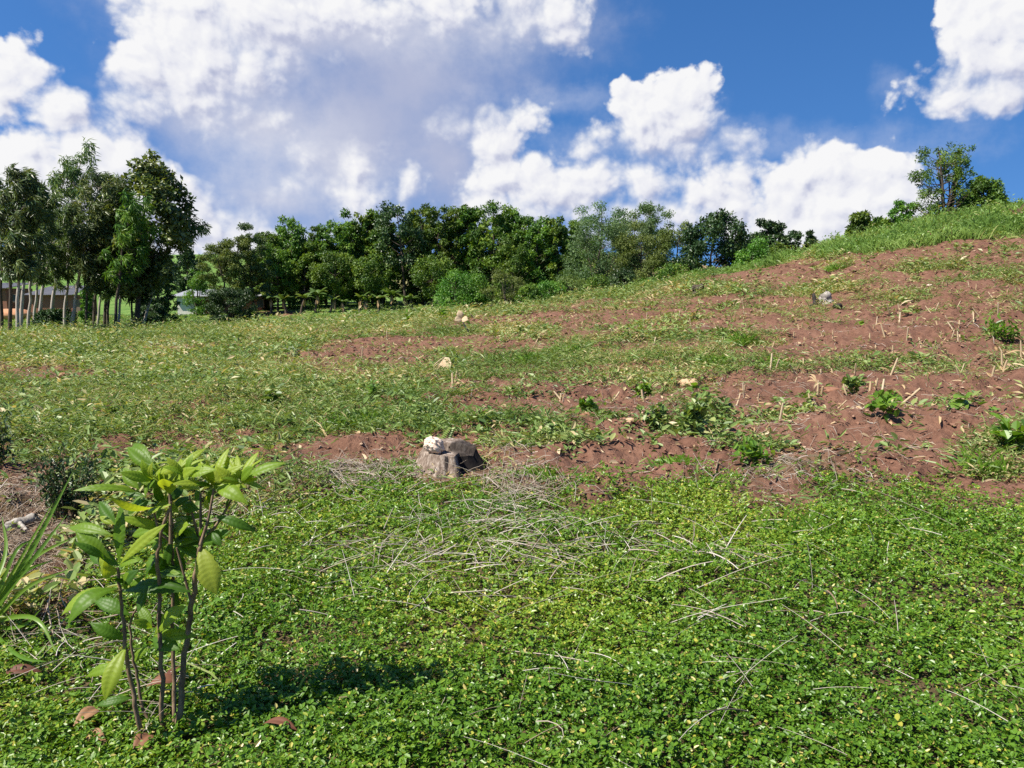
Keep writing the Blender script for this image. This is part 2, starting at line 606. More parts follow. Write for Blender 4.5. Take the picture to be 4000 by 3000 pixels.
def add_tube(acc, pts, r0, r1, k=None, sides=7, rnd=0.5, mat=0, wob=0.0, power=1.0):
    k = k or max(4, len(pts) * 4)
    P = spline(pts, k)
    if wob:
        P[1:-1] += rng.normal(0, wob, (k - 2, 3))
    t = np.linspace(0, 1, k) ** power
    R = r0 + (r1 - r0) * t
    V, Fq = tubes(P[None], R[None], sides)
    acc.add(V, Fq, rnd, mat, True)
    acc.add(V[-sides:], [list(range(sides))], rnd, mat)
    return P


def leaf_cards(acc, P, T, Nn, L, Wd, tint, mat=0, shape='oval', fold=0.25, droop=0.2):
    """Leaves: base P, axis T, normal Nn, length L, width Wd (arrays)."""
    n = len(P)
    if n == 0:
        return
    T = nrm(T)
    S = nrm(np.cross(T, Nn))
    U = np.cross(S, T)
    L = np.broadcast_to(L, (n,))[:, None]
    Wd = np.broadcast_to(Wd, (n,))[:, None]
    tint = np.broadcast_to(tint, (n,))
    i = np.arange(n)[:, None]
    if shape == 'oval':
        def q(a, w, dr):
            return P + T * L * a + S * Wd * w * 0.5 + U * (np.abs(w) * Wd * fold * 0.5 - dr * droop * L)
        V = np.stack([q(0, 0, 0), q(.32, 1, .1), q(.75, .8, .6), q(1, 0, 1), q(.75, -.8, .6), q(.32, -1, .1)], 1).reshape(-1, 3)
        f = np.stack([i * 6 + np.array([[0, 1, 2, 3]]), i * 6 + np.array([[0, 3, 4, 5]])], 1).reshape(-1, 4)
        acc.add(V, f, np.repeat(tint, 2), mat)
    elif shape == 'rhomb':
        def q(a, w, dr):
            return P + T * L * a + S * Wd * w * 0.5 + U * (np.abs(w) * Wd * fold * 0.5 - dr * droop * L)
        V = np.stack([q(0, 0, 0), q(.45, 1, .3), q(1, 0, 1), q(.45, -1, .3)], 1).reshape(-1, 3)
        f = np.stack([i * 4 + np.array([[0, 1, 2]]), i * 4 + np.array([[0, 2, 3]])], 1).reshape(-1, 3)
        acc.add(V, f, np.repeat(tint, 2), mat)
    else:   # blade: three segments that bend over
        def q(a, w, dr):
            return P + T * L * a + S * Wd * w * 0.5 - np.array([0, 0, 1.0]) * dr * droop * L
        V = np.stack([q(0, -.7, 0), q(0, .7, 0), q(.45, -1, .18), q(.45, 1, .18), q(.8, -.7, .6), q(.8, .7, .6), q(1.0, 0, 1)], 1).reshape(-1, 3)
        f = np.stack([i * 7 + np.array([[0, 1, 3, 2]]), i * 7 + np.array([[2, 3, 5, 4]])], 1).reshape(-1, 4)
        acc.add(V, f, np.repeat(tint, 2), mat)
        acc.f.append((i * 7 + np.array([[4, 5, 6]])) + acc.n - len(V))
        acc.r.append(tint.copy())
        acc.m.append(np.full(n, mat, np.int32))
        acc.smooth.append(np.zeros(n, bool))


def rand_dirs(n):
    return nrm(rng.normal(0, 1, (n, 3)))


# ------------------------------------------------------------------ materials
def new_mat(name):
    m = bpy.data.materials.new(name)
    m.use_nodes = True
    m.node_tree.nodes.clear()
    nt = NT(m.node_tree)
    out = nt.n('ShaderNodeOutputMaterial')
    return m, nt, out


def attr(nt, name='tint'):
    a = nt.n('ShaderNodeAttribute', attribute_type='GEOMETRY', attribute_name=name)
    return a.outputs['Fac']


def leaf_mat(name, stops, rough=0.45, trans=0.35, trans_tint=(1.25, 1.15, 0.45), spec=0.4, obj_var=0.0):
    m, nt, out = new_mat(name)
    t = attr(nt)
    c = nt.ramp(t, stops)
    if obj_var:
        oi = nt.n('ShaderNodeObjectInfo').outputs['Random']
        h = nt.n('ShaderNodeHueSaturation')
        nt.put(h.inputs['Hue'], nt.m('MULTIPLY_ADD', oi, 0.03, 0.485))
        nt.put(h.inputs['Value'], nt.m('MULTIPLY_ADD', oi, obj_var, 1 - obj_var / 2))
        nt.put(h.inputs['Color'], c)
        c = h.outputs[0]
    b = nt.n('ShaderNodeBsdfPrincipled')
    nt.put(b.inputs['Base Color'], c)
    b.inputs['Roughness'].default_value = rough
    b.inputs['Specular IOR Level'].default_value = spec
    tr = nt.n('ShaderNodeBsdfTranslucent')
    nt.put(tr.inputs[0], nt.v('MULTIPLY', c, trans_tint))
    mx = nt.n('ShaderNodeMixShader')
    mx.inputs[0].default_value = trans
    nt.t.links.new(b.outputs[0], mx.inputs[1])
    nt.t.links.new(tr.outputs[0], mx.inputs[2])
    nt.t.links.new(mx.outputs[0], out.inputs[0])
    return m


def solid_mat(name, c1, c2, scale=6.0, stretch=(1, 1, 1), rough=0.8, bump=0.3, bump_scale=None, c3=None, detail=5, spec=0.25, dist=0.01):
    """Two or three tones mixed by noise in object space, with bump."""
    m, nt, out = new_mat(name)
    tcn = nt.n('ShaderNodeTexCoord').outputs['Object']
    vec = nt.v('MULTIPLY', tcn, stretch)
    n1 = nt.noise(vec, scale, detail, 0.6)
    stops = [(0.3, c1), (0.68, c2)] if c3 is None else [(0.28, c1), (0.5, c2), (0.72, c3)]
    c = nt.ramp(n1, stops)
    b = nt.n('ShaderNodeBsdfPrincipled')
    nt.put(b.inputs['Base Color'], c)
    b.inputs['Roughness'].default_value = rough
    b.inputs['Specular IOR Level'].default_value = spec
    n2 = nt.noise(vec, bump_scale or scale * 3, 4, 0.6)
    bp = nt.n('ShaderNodeBump')
    bp.inputs['Strength'].default_value = bump
    bp.inputs['Distance'].default_value = dist
    nt.put(bp.inputs['Height'], n2)
    nt.t.links.new(bp.outputs[0], b.inputs['Normal'])
    nt.t.links.new(b.outputs[0], out.inputs[0])
    return m


M = {}
M['cover'] = leaf_mat('ground_cover_leaf', [(0, (0.060, 0.147, 0.011)), (0.45, (0.128, 0.253, 0.018)), (0.8, (0.257, 0.342, 0.032)), (0.95, (0.451, 0.425, 0.066)), (1, (0.552, 0.447, 0.175))], 0.38, 0.32, spec=0.5)
M['weed'] = leaf_mat('weed_leaf', [(0, (0.078, 0.146, 0.036)), (0.5, (0.183, 0.275, 0.068)), (0.85, (0.295, 0.353, 0.117)), (1, (0.534, 0.439, 0.234))], 0.45, 0.32, spec=0.4)
M['grass'] = leaf_mat('grass_blade', [(0, (0.099, 0.187, 0.033)), (0.45, (0.184, 0.307, 0.061)), (0.8, (0.289, 0.387, 0.101)), (0.93, (0.473, 0.436, 0.176)), (1, (0.620, 0.486, 0.265))], 0.45, 0.35, spec=0.4)
M['straw'] = leaf_mat('dry_straw', [(0, (.26, .18, .12)), (.5, (.45, .38, .30)), (1, (.66, .60, .52))], 0.6, 0.1, (1, 1, 1), spec=0.2)
M['husk'] = leaf_mat('dry_husk', [(0, (.36, .22, .11)), (.5, (.50, .36, .20)), (1, (.62, .50, .33))], 0.6, 0.25, (1, .9, .7), spec=0.2)
M['euc'] = leaf_mat('eucalyptus_leaf', [(0, (0.049, 0.096, 0.031)), (0.5, (0.114, 0.180, 0.052)), (0.85, (0.216, 0.270, 0.083)), (1, (0.296, 0.340, 0.121))], 0.40, 0.33, spec=0.5, obj_var=0.35)
M['tree'] = leaf_mat('tree_leaf', [(0, (0.041, 0.099, 0.017)), (0.5, (0.101, 0.187, 0.025)), (0.85, (0.178, 0.275, 0.034)), (1, (0.262, 0.352, 0.049))], 0.45, 0.33, spec=0.35, obj_var=0.4)
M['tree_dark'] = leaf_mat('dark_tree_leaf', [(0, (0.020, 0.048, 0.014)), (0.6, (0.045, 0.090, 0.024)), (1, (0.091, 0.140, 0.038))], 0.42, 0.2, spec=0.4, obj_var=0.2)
M['tree_grey'] = leaf_mat('grey_green_leaf', [(0, (0.058, 0.108, 0.040)), (0.6, (0.109, 0.186, 0.062)), (1, (0.180, 0.257, 0.093))], 0.5, 0.3, spec=0.35, obj_var=0.2)
M['tree_olive'] = leaf_mat('olive_leaf', [(0, (0.073, 0.110, 0.021)), (0.6, (0.139, 0.188, 0.042)), (1, (0.224, 0.267, 0.073))], 0.5, 0.3, spec=0.3, obj_var=0.2)
M['bright'] = leaf_mat('bright_green_leaf', [(0, (0.060, 0.149, 0.018)), (0.6, (0.120, 0.253, 0.029)), (1, (0.220, 0.356, 0.046))], 0.42, 0.32, spec=0.4, obj_var=0.15)
M['banana'] = leaf_mat('banana_leaf', [(0, (0.063, 0.111, 0.029)), (0.6, (0.119, 0.195, 0.044)), (1, (0.280, 0.273, 0.091))], 0.4, 0.3, spec=0.4)
M['bark_pale'] = solid_mat('pale_bark', (.16, .13, .10), (.44, .39, .33), 3.0, (3, 3, .6), 0.8, 0.4, c3=(.30, .26, .21))
M['bark_dark'] = solid_mat('dark_bark', (.035, .027, .02), (.12, .095, .07), 4.0, (3, 3, .7), 0.9, 0.5)
M['sap_bark'] = solid_mat('sapling_bark', (.10, .062, .038), (.27, .19, .12), 60.0, (1, 1, .35), 0.8, 0.5, dist=.002)
M['dead_wood'] = solid_mat('dead_wood', (.10, .085, .07), (.46, .42, .37), 6.0, (3, 3, .5), 0.85, 0.6)
M['char'] = solid_mat('charred_wood', (.010, .009, .008), (.055, .045, .038), 8.0, (2, 2, 1), 0.9, 0.8)


def terrain_mat():
    m, nt, out = new_mat('red_soil')
    geo = nt.n('ShaderNodeNewGeometry').outputs['Position']
    n1 = nt.noise(geo, 0.9, 5, 0.6)
    n2 = nt.noise(geo, 9.0, 6, 0.65)
    n3 = nt.noise(geo, 60.0, 3, 0.6)
    v = nt.m('MULTIPLY_ADD', n2, 0.6, nt.m('MULTIPLY', n1, 0.4))
    soil = nt.ramp(v, [(0.3, (.085, .041, .027)), (0.5, (.165, .083, .054)), (0.7, (.245, .135, .090))])
    crumbs = nt.sstep(n3, 0.62, 0.74)
    soil = nt.mix(nt.m('MULTIPLY', crumbs, 0.55), soil, (.40, .27, .18, 1))
    # plant litter under the ground cover, and turf far away
    lit = nt.n('ShaderNodeAttribute', attribute_type='GEOMETRY', attribute_name='litter').outputs['Fac']
    turf = nt.n('ShaderNodeAttribute', attribute_type='GEOMETRY', attribute_name='turf').outputs['Fac']
    litc = nt.ramp(n2, [(0.35, (.050, .045, .018)), (0.6, (.12, .09, .045)), (0.75, (.24, .19, .12))])
    c = nt.mix(lit, soil, litc)
    tn = nt.noise(nt.v('MULTIPLY', geo, (1, .35, 1)), 0.35, 6, 0.65)
    turfc = nt.ramp(tn, [(0.3, (.060, .125, .022)), (0.5, (.105, .19, .035)), (0.7, (.17, .235, .06))])
    c = nt.mix(turf, c, turfc)
    dry = nt.n('ShaderNodeAttribute', attribute_type='GEOMETRY', attribute_name='dryfield').outputs['Fac']
    c = nt.mix(dry, c, (.36, .25, .14, 1))
    b = nt.n('ShaderNodeBsdfPrincipled')
    nt.put(b.inputs['Base Color'], c)
    b.inputs['Roughness'].default_value = 0.95
    b.inputs['Specular IOR Level'].default_value = 0.15
    h = nt.m('ADD', nt.m('MULTIPLY', n2, 0.07), nt.m('MULTIPLY', n3, 0.012))
    bp = nt.n('ShaderNodeBump')
    bp.inputs['Strength'].default_value = 0.9
    bp.inputs['Distance'].default_value = 1.0
    nt.put(bp.inputs['Height'], h)
    nt.t.links.new(bp.outputs[0], b.inputs['Normal'])
    nt.t.links.new(b.outputs[0], out.inputs[0])
    return m


# ------------------------------------------------------------------ ground sheet
dense = np.linspace(-math.radians(44), math.radians(44), 640)
rest = np.linspace(math.radians(44), math.radians(316), 90)[1:-1]
ANG = np.concatenate([dense, rest])
RAD = np.concatenate([np.linspace(0.3, 1.4, 8), np.exp(np.linspace(math.log(1.6), math.log(110), 500)), np.exp(np.linspace(math.log(115), math.log(2500), 60))])
aa, rr = np.meshgrid(ANG, RAD)
gx, gy = rr * np.sin(aa), rr * np.cos(aa)
gz = ground_z(gx, gy)
na, nr = len(ANG), len(RAD)
ii = np.arange(nr - 1)[:, None] * na + np.arange(na)[None, :]
jj = np.arange(nr - 1)[:, None] * na + (np.arange(na)[None, :] + 1) % na
gf = np.stack([ii, jj, jj + na, ii + na], -1).reshape(-1, 4)[:, ::-1]
ga = Acc()
ga.add(np.stack([gx, gy, gz], -1), gf, 0.5, 0, True)
ctr = np.arange(na)
cen = Acc()
ga.v.append(np.array([[0, 0, float(base_z(0.0, 0.51))]]))
ga.f.append(np.stack([ctr, np.roll(ctr, -1), np.full(na, ga.n)], 1)[:, ::-1])
ga.r.append(np.full(na, .5)); ga.m.append(np.zeros(na, np.int32)); ga.smooth.append(np.ones(na, bool))
ga.n += 1
ground = ga.build('ground', terrain_mat())
tag(ground, kind='structure')
gxx, gyy = np.append(gx.ravel(), 0), np.append(gy.ravel(), 0)
grad = np.hypot(gxx, gyy)
gc = cover_edge(gxx, gyy)
gpx, gpy = px_of(gxx, gyy)
gpx, gpy = gpx / 1.8083, gpy / 1.8083
strawpatch = np.zeros_like(gxx)
for cx, cy_, rx, ry in [(780, 1030, 150, 28), (50, 1190, 90, 110), (1060, 1060, 70, 30), (1700, 1030, 90, 14), (400, 1060, 60, 30), (1580, 1050, 50, 12)]:
    strawpatch = np.maximum(strawpatch, np.exp(-((gpx - cx) / rx) ** 2 - ((gpy - cy_) / ry) ** 2) * (gyy > 1))
vd_ = veg_density(gxx, gyy)
turf = smooth(grad, 36, 48) * smooth(vd_, .35, .7)
turf = np.maximum(turf, smooth(grad, 95, 130))
hill_dry = smooth(grad, 120, 160) * (smooth(gpx, 770, 820)) * smooth(fbm(gxx * .01, gyy * .01, 3, 77), .25, .5)
for nme, val in (('litter', np.maximum(gc * .9, strawpatch)), ('turf', turf), ('dryfield', np.clip(hill_dry, 0, 1))):
    a_ = ground.data.attributes.new(nme, 'FLOAT', 'POINT')
    a_.data.foreach_set('value', val.astype(np.float32))


# ------------------------------------------------------------------ ground cover, weeds, grass, straw
def sample_area(n, y0, y1, k, ulim=0.80):
    """Points with density per square metre falling as Y**-k."""
    e = 2.0 - k
    if abs(e) < 1e-6:
        Y = y0 * (y1 / y0) ** rng.random(n)
    else:
        Y = (y0 ** e + rng.random(n) * (y1 ** e - y0 ** e)) ** (1 / e)
    u = (rng.random(n) * 2 - 1) * ulim
    return u * Y, Y


def make_ground_cover():
    acc = Acc()
    x, y = sample_area(190000, 1.3, 8.2, 0.9, 0.78)
    keep = rng.random(len(x)) < cover_edge(x, y) * np.clip(0.72 + 1.6 * (fbm(x * 2.2, y * 2.2, 3, 61) - .42), .12, 1)
    x, y = x[keep], y[keep]
    n = len(x)
    z = ground_z(x, y)
    hgt = (0.035 + 0.075 * fbm(x * 3.0, y * 3.0, 3, 71)) * np.clip(rng.normal(0.8, 0.3, n), 0.1, 1.3)
    tone = fbm(x * 0.8, y * 0.8, 3, 81)
    az_ = rng.random(n) * 2 * math.pi
    size = (0.0125 + 0.010 * rng.random(n) ** 1.5 + .008 * (rng.random(n) < .06)) * (1 + 0.05 * np.maximum(y - 2.5, 0))
    tilt = rng.normal(0, 0.55, (n, 2))
    Nn = nrm(np.stack([tilt[:, 0], tilt[:, 1], np.ones(n)], 1))
    C0 = np.stack([x, y, z + hgt], 1)
    for q in range(4):
        a = az_ + [0.0, 0.75, 2.4, 3.14][q] + rng.normal(0, .2, n)
        T = np.stack([np.cos(a), np.sin(a), np.zeros(n)], 1)
        T = nrm(T - Nn * (T * Nn).sum(1, keepdims=True) + Nn * rng.normal(0.12, .25, (n, 1)))
        t = np.clip(0.25 + 0.75 * (tone - .25) + rng.normal(0, .16, n), 0, .93)
        t = np.where(rng.random(n) < .045, rng.uniform(.9, 1, n), t)
        leaf_cards(acc, C0 + T * size[:, None] * .12, T, nrm(Nn + rng.normal(0, .22, (n, 3))), size * rng.uniform(.8, 1.15, n), size * rng.uniform(.42, .68, n), t, 0, 'oval', .35, .15)
    o = acc.build('ground_cover', M['cover'])
    tag(o, 'dense mat of small bright green oval leaves covering the near ground', 'ground cover', kind='stuff')


def make_field_weeds():
    acc = Acc()
    x, y = sample_area(250000, 2.6, 48, 1.1, 0.80)
    v = veg_density(x, y)
    pr = smooth(v, .12, .85) * (1 - cover_edge(x, y)) * 0.85
    pr = np.maximum(pr, 0.035 * (1 - cover_edge(x, y)))
    keep = rng.random(len(x)) < pr
    x, y, v = x[keep], y[keep], v[keep]
    # drop what lies behind the hill's crest
    n = len(x)
    z = ground_z(x, y)
    grow = 0.55 + 0.75 * fbm(x * 1.1, y * 1.1, 3, 91)
    species = fbm(x * .7, y * .7, 2, 95) + rng.normal(0, .08, n)
    tone = fbm(x * .5, y * .5, 3, 97)
    tall = np.clip(rng.lognormal(-.1, .6, n), .3, 3)
    sz = (0.024 + 0.0020 * y) * np.clip(rng.lognormal(0, .55, n), .3, 2.6)
    for q in range(7):
        a = rng.random(n) * 2 * math.pi
        el = rng.uniform(-.25, .9, n)
        T = np.stack([np.cos(a) * np.cos(el), np.sin(a) * np.cos(el), np.sin(el)], 1)
        h = rng.random(n) * (.07 + .003 * y) * grow * tall * (0.5 + v)
        P = np.stack([x, y, z + h], 1) + T * sz[:, None] * .4 + np.concatenate([rng.normal(0, .035, (n, 2)), np.zeros((n, 1))], 1)
        Nn = nrm(np.stack([rng.normal(0, .4, n), rng.normal(0, .4, n), np.ones(n)], 1))
        t = np.clip(.12 + .95 * tone + rng.normal(0, .25, n), 0, 1)
        near = y < 9
        wd = np.where(species > .60, .52, .20)
        leaf_cards(acc, P[near], T[near], Nn[near], (sz * 1.15)[near], (sz * wd)[near], t[near], 0, 'oval', .3, .25)
        leaf_cards(acc, P[~near], T[~near], Nn[~near], (sz * 1.2)[~near], (sz * wd)[~near], t[~near], 0, 'rhomb', .3, .25)
    o = acc.build('field_weeds', M['weed'])
    tag(o, 'low broad leaved weeds scattered over the red soil field', 'weeds', kind='stuff')


def make_field_grass():
    acc = Acc()
    x, y = sample_area(150000, 2.6, 90, 1.1, 0.80)
    v = veg_density(x, y)
    g = fbm(x * .6, y * .9, 3, 101)
    pr = smooth(v, .22, .9) * smooth(g, .32, .6) * (1 - .95 * cover_edge(x, y))
    pr = np.where(y > 46, pr * .4 + .2 * smooth(v, .3, .8), pr)
    keep = rng.random(len(x)) < pr
    x, y, v = x[keep], y[keep], v[keep]
    n = len(x)
    z = ground_z(x, y)
    tone = fbm(x * .45, y * .45, 3, 103)
    for q in range(6):
        a = rng.random(n) * 2 * math.pi
        el = rng.uniform(.35, 1.35, n)
        T = np.stack([np.cos(a) * np.cos(el), np.sin(a) * np.cos(el), np.sin(el)], 1)
        L = (.15 + .0022 * np.minimum(y, 50)) * rng.lognormal(-.05, .4, n)
        P = np.stack([x + rng.normal(0, .04, n), y + rng.normal(0, .04, n), z - .01], 1)
        Nn = np.stack([np.cos(a + 1.3), np.sin(a + 1.3), np.full(n, .9)], 1)
        t = np.clip(.1 + .95 * tone + rng.normal(0, .24, n), 0, 1)
        leaf_cards(acc, P, T, Nn, L, (.0055 + .0006 * y) * rng.uniform(.7, 1.3, n), t, 0, 'blade', 0, .45)
    o = acc.build('field_grass', M['grass'])
    tag(o, 'tufts of grass growing in patches across the field', 'grass', kind='stuff')


def make_ridge_grass():
    """Tall unmown grass along the upper edge of the hill."""
    acc = Acc()
    N = 26000
    px = rng.uniform(2050, 4350, N)
    top = np.interp(px, [2050, 2400, 2750, 3000, 3300, 3600, 4000, 4400], [1213, 1143, 1083, 1035, 955, 862, 800, 760])
    low = np.interp(px, [2050, 2400, 2750, 3000, 3200, 3300, 3600, 4000, 4400], [1225, 1160, 1096, 1050, 1000, 975, 925, 890, 860])
    u = (px - 2000) / F
    Yr = np.interp(px, [2050, 2400, 2750, 3000, 3300, 3600, 4000, 4400], [45, 44, 42, 40, 37, 36, 36, 36])
    band = np.interp(px, [2050, 2900, 3200, 3500, 4400], [3.0, 4.0, 6.0, 9.0, 10])
    y = Yr + 4 - rng.random(N) ** .8 * (band + 4)
    x = u * y
    keep = rng.random(N) < np.interp(px, [2050, 2700, 3100, 4400], [.25, .4, .9, 1]) * np.clip(.3 + 1.6 * (fbm(x * .5, y * .5, 3, 115) - .3), .1, 1)
    x, y, px = x[keep], y[keep], px[keep]
    n = len(x)
    z = ground_z(x, y)
    hs_ = np.interp(px, [2050, 2700, 3000, 3300, 4400], [.25, .40, .6, .7, .7]) * (.12 + 1.9 * np.clip(fbm(x * .9, y * .9, 3, 117) - .18, 0, 1))
    tone = fbm(x * .5, y * .5, 3, 119)
    for q in range(7):
        a = rng.random(n) * 2 * math.pi
        el = rng.uniform(.75, 1.5, n)
        T = np.stack([np.cos(a) * np.cos(el), np.sin(a) * np.cos(el), np.sin(el)], 1)
        P = np.stack([x + rng.normal(0, .1, n), y + rng.normal(0, .1, n), z - .02], 1)
        Nn = np.stack([np.cos(a + 1.3), np.sin(a + 1.3), np.full(n, .6)], 1)
        t = np.clip(-.22 + 1.25 * tone + rng.normal(0, .15, n), 0, 1)
        leaf_cards(acc, P, T, Nn, hs_ * rng.uniform(.6, 1.35, n), rng.uniform(.018, .038, n), t, 0, 'blade', 0, .35)
    # broad leaved plants between the grass
    k = n // 3
    sel = rng.integers(0, n, k)
    for q in range(8):
        P = np.stack([x[sel], y[sel], z[sel] + hs_[sel] * rng.uniform(.1, .85, k)], 1) + rng.normal(0, .08, (k, 3))
        T = rand_dirs(k)
        leaf_cards(acc, P, T, nrm(np.array([0, 0, 1.]) + rng.normal(0, .4, (k, 3))), rng.uniform(.08, .17, k), rng.uniform(.04, .08, k), np.clip(tone[sel] * .8 + rng.normal(0, .1, k), 0, .8), 0, 'rhomb', .3, .3)
    o = acc.build('ridge_grass', M['grass'])
    tag(o, 'tall uncut grass and weeds along the upper edge of the hill', 'grass', kind='stuff')


def make_straw():
    acc = Acc()
    zones = [  # px, py, sx, sy, count, length
        (1900, 2110, 260, 60, 330, .34), (2000, 2230, 330, 70, 330, .36), (1500, 2210, 250, 60, 170, .34), (2450, 2180, 250, 70, 160, .34), (1700, 2330, 330, 70, 120, .36),
        (2790, 2560, 60, 140, 60, .42), (2830, 2800, 80, 120, 40, .42), (3300, 2650, 450, 230, 80, .36), (2300, 2650, 350, 200, 70, .36), (3900, 2750, 100, 180, 30, .35), (3000, 2200, 500, 120, 140, .32),
        (1400, 1870, 170, 45, 520, .25), (1150, 1900, 170, 40, 420, .22), (2000, 1900, 90, 70, 260, .38), (1920, 1790, 40, 40, 50, .42), (2080, 1940, 90, 40, 200, .3), (3000, 1890, 300, 40, 230, .25), (3080, 1860, 60, 30, 130, .2),
        (120, 2130, 140, 160, 1900, .24), (220, 2010, 160, 70, 800, .22), (60, 2330, 80, 90, 300, .26), (800, 2050, 200, 60, 180, .25), (350, 2500, 300, 120, 120, .28), (2900, 1690, 300, 60, 160, .28), (3350, 1750, 400, 60, 160, .26),
        (2350, 1600, 250, 60, 150, .25), (2600, 1450, 700, 110, 220, .25), (1000, 1560, 600, 130, 700, .22), (2400, 1500, 800, 120, 1100, .2), (3200, 1500, 500, 160, 900, .2), (700, 1450, 500, 70, 600, .25), (600, 2800, 150, 80, 60, .18),
    ]
    for cx, cy_, sx, sy, cnt, ln in zones:
        cnt = int(cnt * (.20 if cx > 2600 and cy_ > 2400 else .42 if cy_ > 2040 and cx > 900 else .8))
        px = rng.normal(cx, sx, cnt)
        py = np.maximum(rng.normal(cy_, sy, cnt), 1300)
        pts = np.array([ground_at(a, b) for a, b in zip(px, py)])
        pts = pts[(pts[:, 1] > 1.5) & (pts[:, 1] < 40)]
        n = len(pts)
        cov = cover_edge(pts[:, 0], pts[:, 1])
        a = rng.random(n) * 2 * math.pi
        L = ln * rng.lognormal(0, .5, n) * .66
        bend = np.where(rng.random(n) < .2, rng.normal(0, .55, n), rng.normal(0, .09, n))
        el = rng.normal(.06, .14, n) * (1 + .5 * cov)
        k = 6
        s = np.linspace(-.5, .5, k)
        ang = a[:, None] + bend[:, None] * s[None] * 2
        X = pts[:, 0:1] + np.cumsum(np.cos(ang) * L[:, None] / k, 1) - np.cos(a)[:, None] * L[:, None] / 2
        Yp = pts[:, 1:2] + np.cumsum(np.sin(ang) * L[:, None] / k, 1) - np.sin(a)[:, None] * L[:, None] / 2
        Z = ground_z(X, Yp) + (.012 + .085 * cov * rng.uniform(.8, 1.35, n))[:, None] + el[:, None] * (s[None] + .3) * L[:, None] - (s[None] ** 2) * L[:, None] * .12
        Z = np.maximum(Z, ground_z(X, Yp) + .004)
        Pp = np.stack([X, Yp, Z], -1)
        r = (.0008 + .00022 * pts[:, 1]) * rng.lognormal(-.1, .45, n)
        R = r[:, None] * np.linspace(1.1, .6, k)[None]
        V, Fq = tubes(Pp, R, 3)
        acc.add(V, Fq, np.repeat(np.clip(rng.normal(.15 if cx < 260 else .55 if cy_ > 2000 else .35, .25, n), 0, 1), (k - 1) * 3), 0, True)
    o = acc.build('dry_straw', M['straw'])
    tag(o, 'pale dry grass stems lying loose over the ground cover', 'straw', kind='stuff')


def make_crumbs():
    acc = Acc()
    x, y = sample_area(52000, 4.2, 34, 1.25, .8)
    v = veg_density(x, y)
    keep = rng.random(len(x)) < (1 - .75 * v) * (1 - cover_edge(x, y)) * np.clip(.15 + 2.2 * (fbm(x * 1.4, y * 1.4, 3, 131) - .35), 0.05, 1)
    x, y = x[keep], y[keep]
    n = len(x)
    P = np.stack([x, y, ground_z(x, y)], 1)
    O = np.array([[1, 0, 0], [-1, 0, 0], [0, 1, 0], [0, -1, 0], [0, 0, 1], [0, 0, -1.], [.62, .62, .5], [-.62, .62, .5], [-.62, -.62, .5], [.62, -.62, .5]])
    fc = np.array([[0, 6, 9], [2, 7, 6], [1, 8, 7], [3, 9, 8], [4, 6, 7], [4, 7, 8], [4, 8, 9], [4, 9, 6], [0, 2, 6], [2, 1, 7], [1, 3, 8], [3, 0, 9]])
    sz = np.minimum((.006 + .0009 * y) * rng.lognormal(0, .5, n), .012 + .0022 * y)
    V = O[None] * (1 + rng.normal(0, .22, (n, 10, 3))) * sz[:, None, None] * np.stack([np.ones(n), rng.uniform(.6, 1.2, n), rng.uniform(.5, .9, n)], 1)[:, None, :]
    a = rng.random(n) * 6.28
    ca, sa = np.cos(a)[:, None], np.sin(a)[:, None]
    V = np.stack([V[..., 0] * ca - V[..., 1] * sa, V[..., 0] * sa + V[..., 1] * ca, V[..., 2]], -1) + P[:, None, :] + np.array([0, 0, .3])[None, None] * sz[:, None, None]
    f = (np.arange(n)[:, None, None] * 10 + fc[None]).reshape(-1, 3)
    acc.add(V.reshape(-1, 3), f, np.repeat(rng.random(n), 12), 0)
    m, nt, out = new_mat('soil_crumb')
    b = nt.n('ShaderNodeBsdfPrincipled')
    nt.put(b.inputs['Base Color'], nt.ramp(attr(nt), [(0, (.075, .036, .024)), (.6, (.18, .09, .058)), (.92, (.26, .15, .10)), (1, (.42, .30, .20))]))
    b.inputs['Roughness'].default_value = .95
    b.inputs['Specular IOR Level'].default_value = .1
    nt.t.links.new(b.outputs[0], out.inputs[0])
    tag(acc.build('soil_crumbs', m), 'loose crumbs and small clods strewn over the bare red soil', 'soil crumbs', kind='stuff')


make_crumbs()
make_ground_cover()
make_field_weeds()
make_field_grass()
make_ridge_grass()
make_straw()


# ------------------------------------------------------------------ trees
def crown_leaves(acc, centers, radii, n_per, L, Wd, shape='rhomb', mat=0, droop_dir=0.0, tone_amp=.5, up=0.35, wind=(0, 0, 0), squash=.75, mid=None, lo=0.0, hi=1.0):
    """Leaf clumps scattered through the crown: dense in each clump, open between clumps."""
    centers = np.asarray(centers, float)
    radii = np.asarray(radii, float)
    cnt = np.maximum((n_per * (radii / radii.mean()) ** 2).astype(int), 6)
    idx = np.repeat(np.arange(len(centers)), cnt)
    n = len(idx)
    d = rand_dirs(n)
    rad = rng.random(n) ** .45
    P = centers[idx] + d * (radii[idx] * rad)[:, None] * np.array([1, 1, squash])
    P += rng.normal(0, .12, (n, 3)) * radii[idx][:, None]
    tone = rng.random(len(centers))[idx]
    T = nrm(d * .6 + rand_dirs(n) * .8 + np.array([0, 0, -droop_dir]) + np.array(wind))
    Nn = nrm(d * .85 + np.array([0, 0, up + .15]) + rand_dirs(n) * .6)
    t = np.clip(.45 + tone_amp * (tone - .5) + rng.normal(0, .16, n), lo, hi)
    leaf_cards(acc, P, T, Nn, L * rng.uniform(.65, 1.3, n), Wd * rng.uniform(.7, 1.3, n), t, mat, shape, .25, .25)


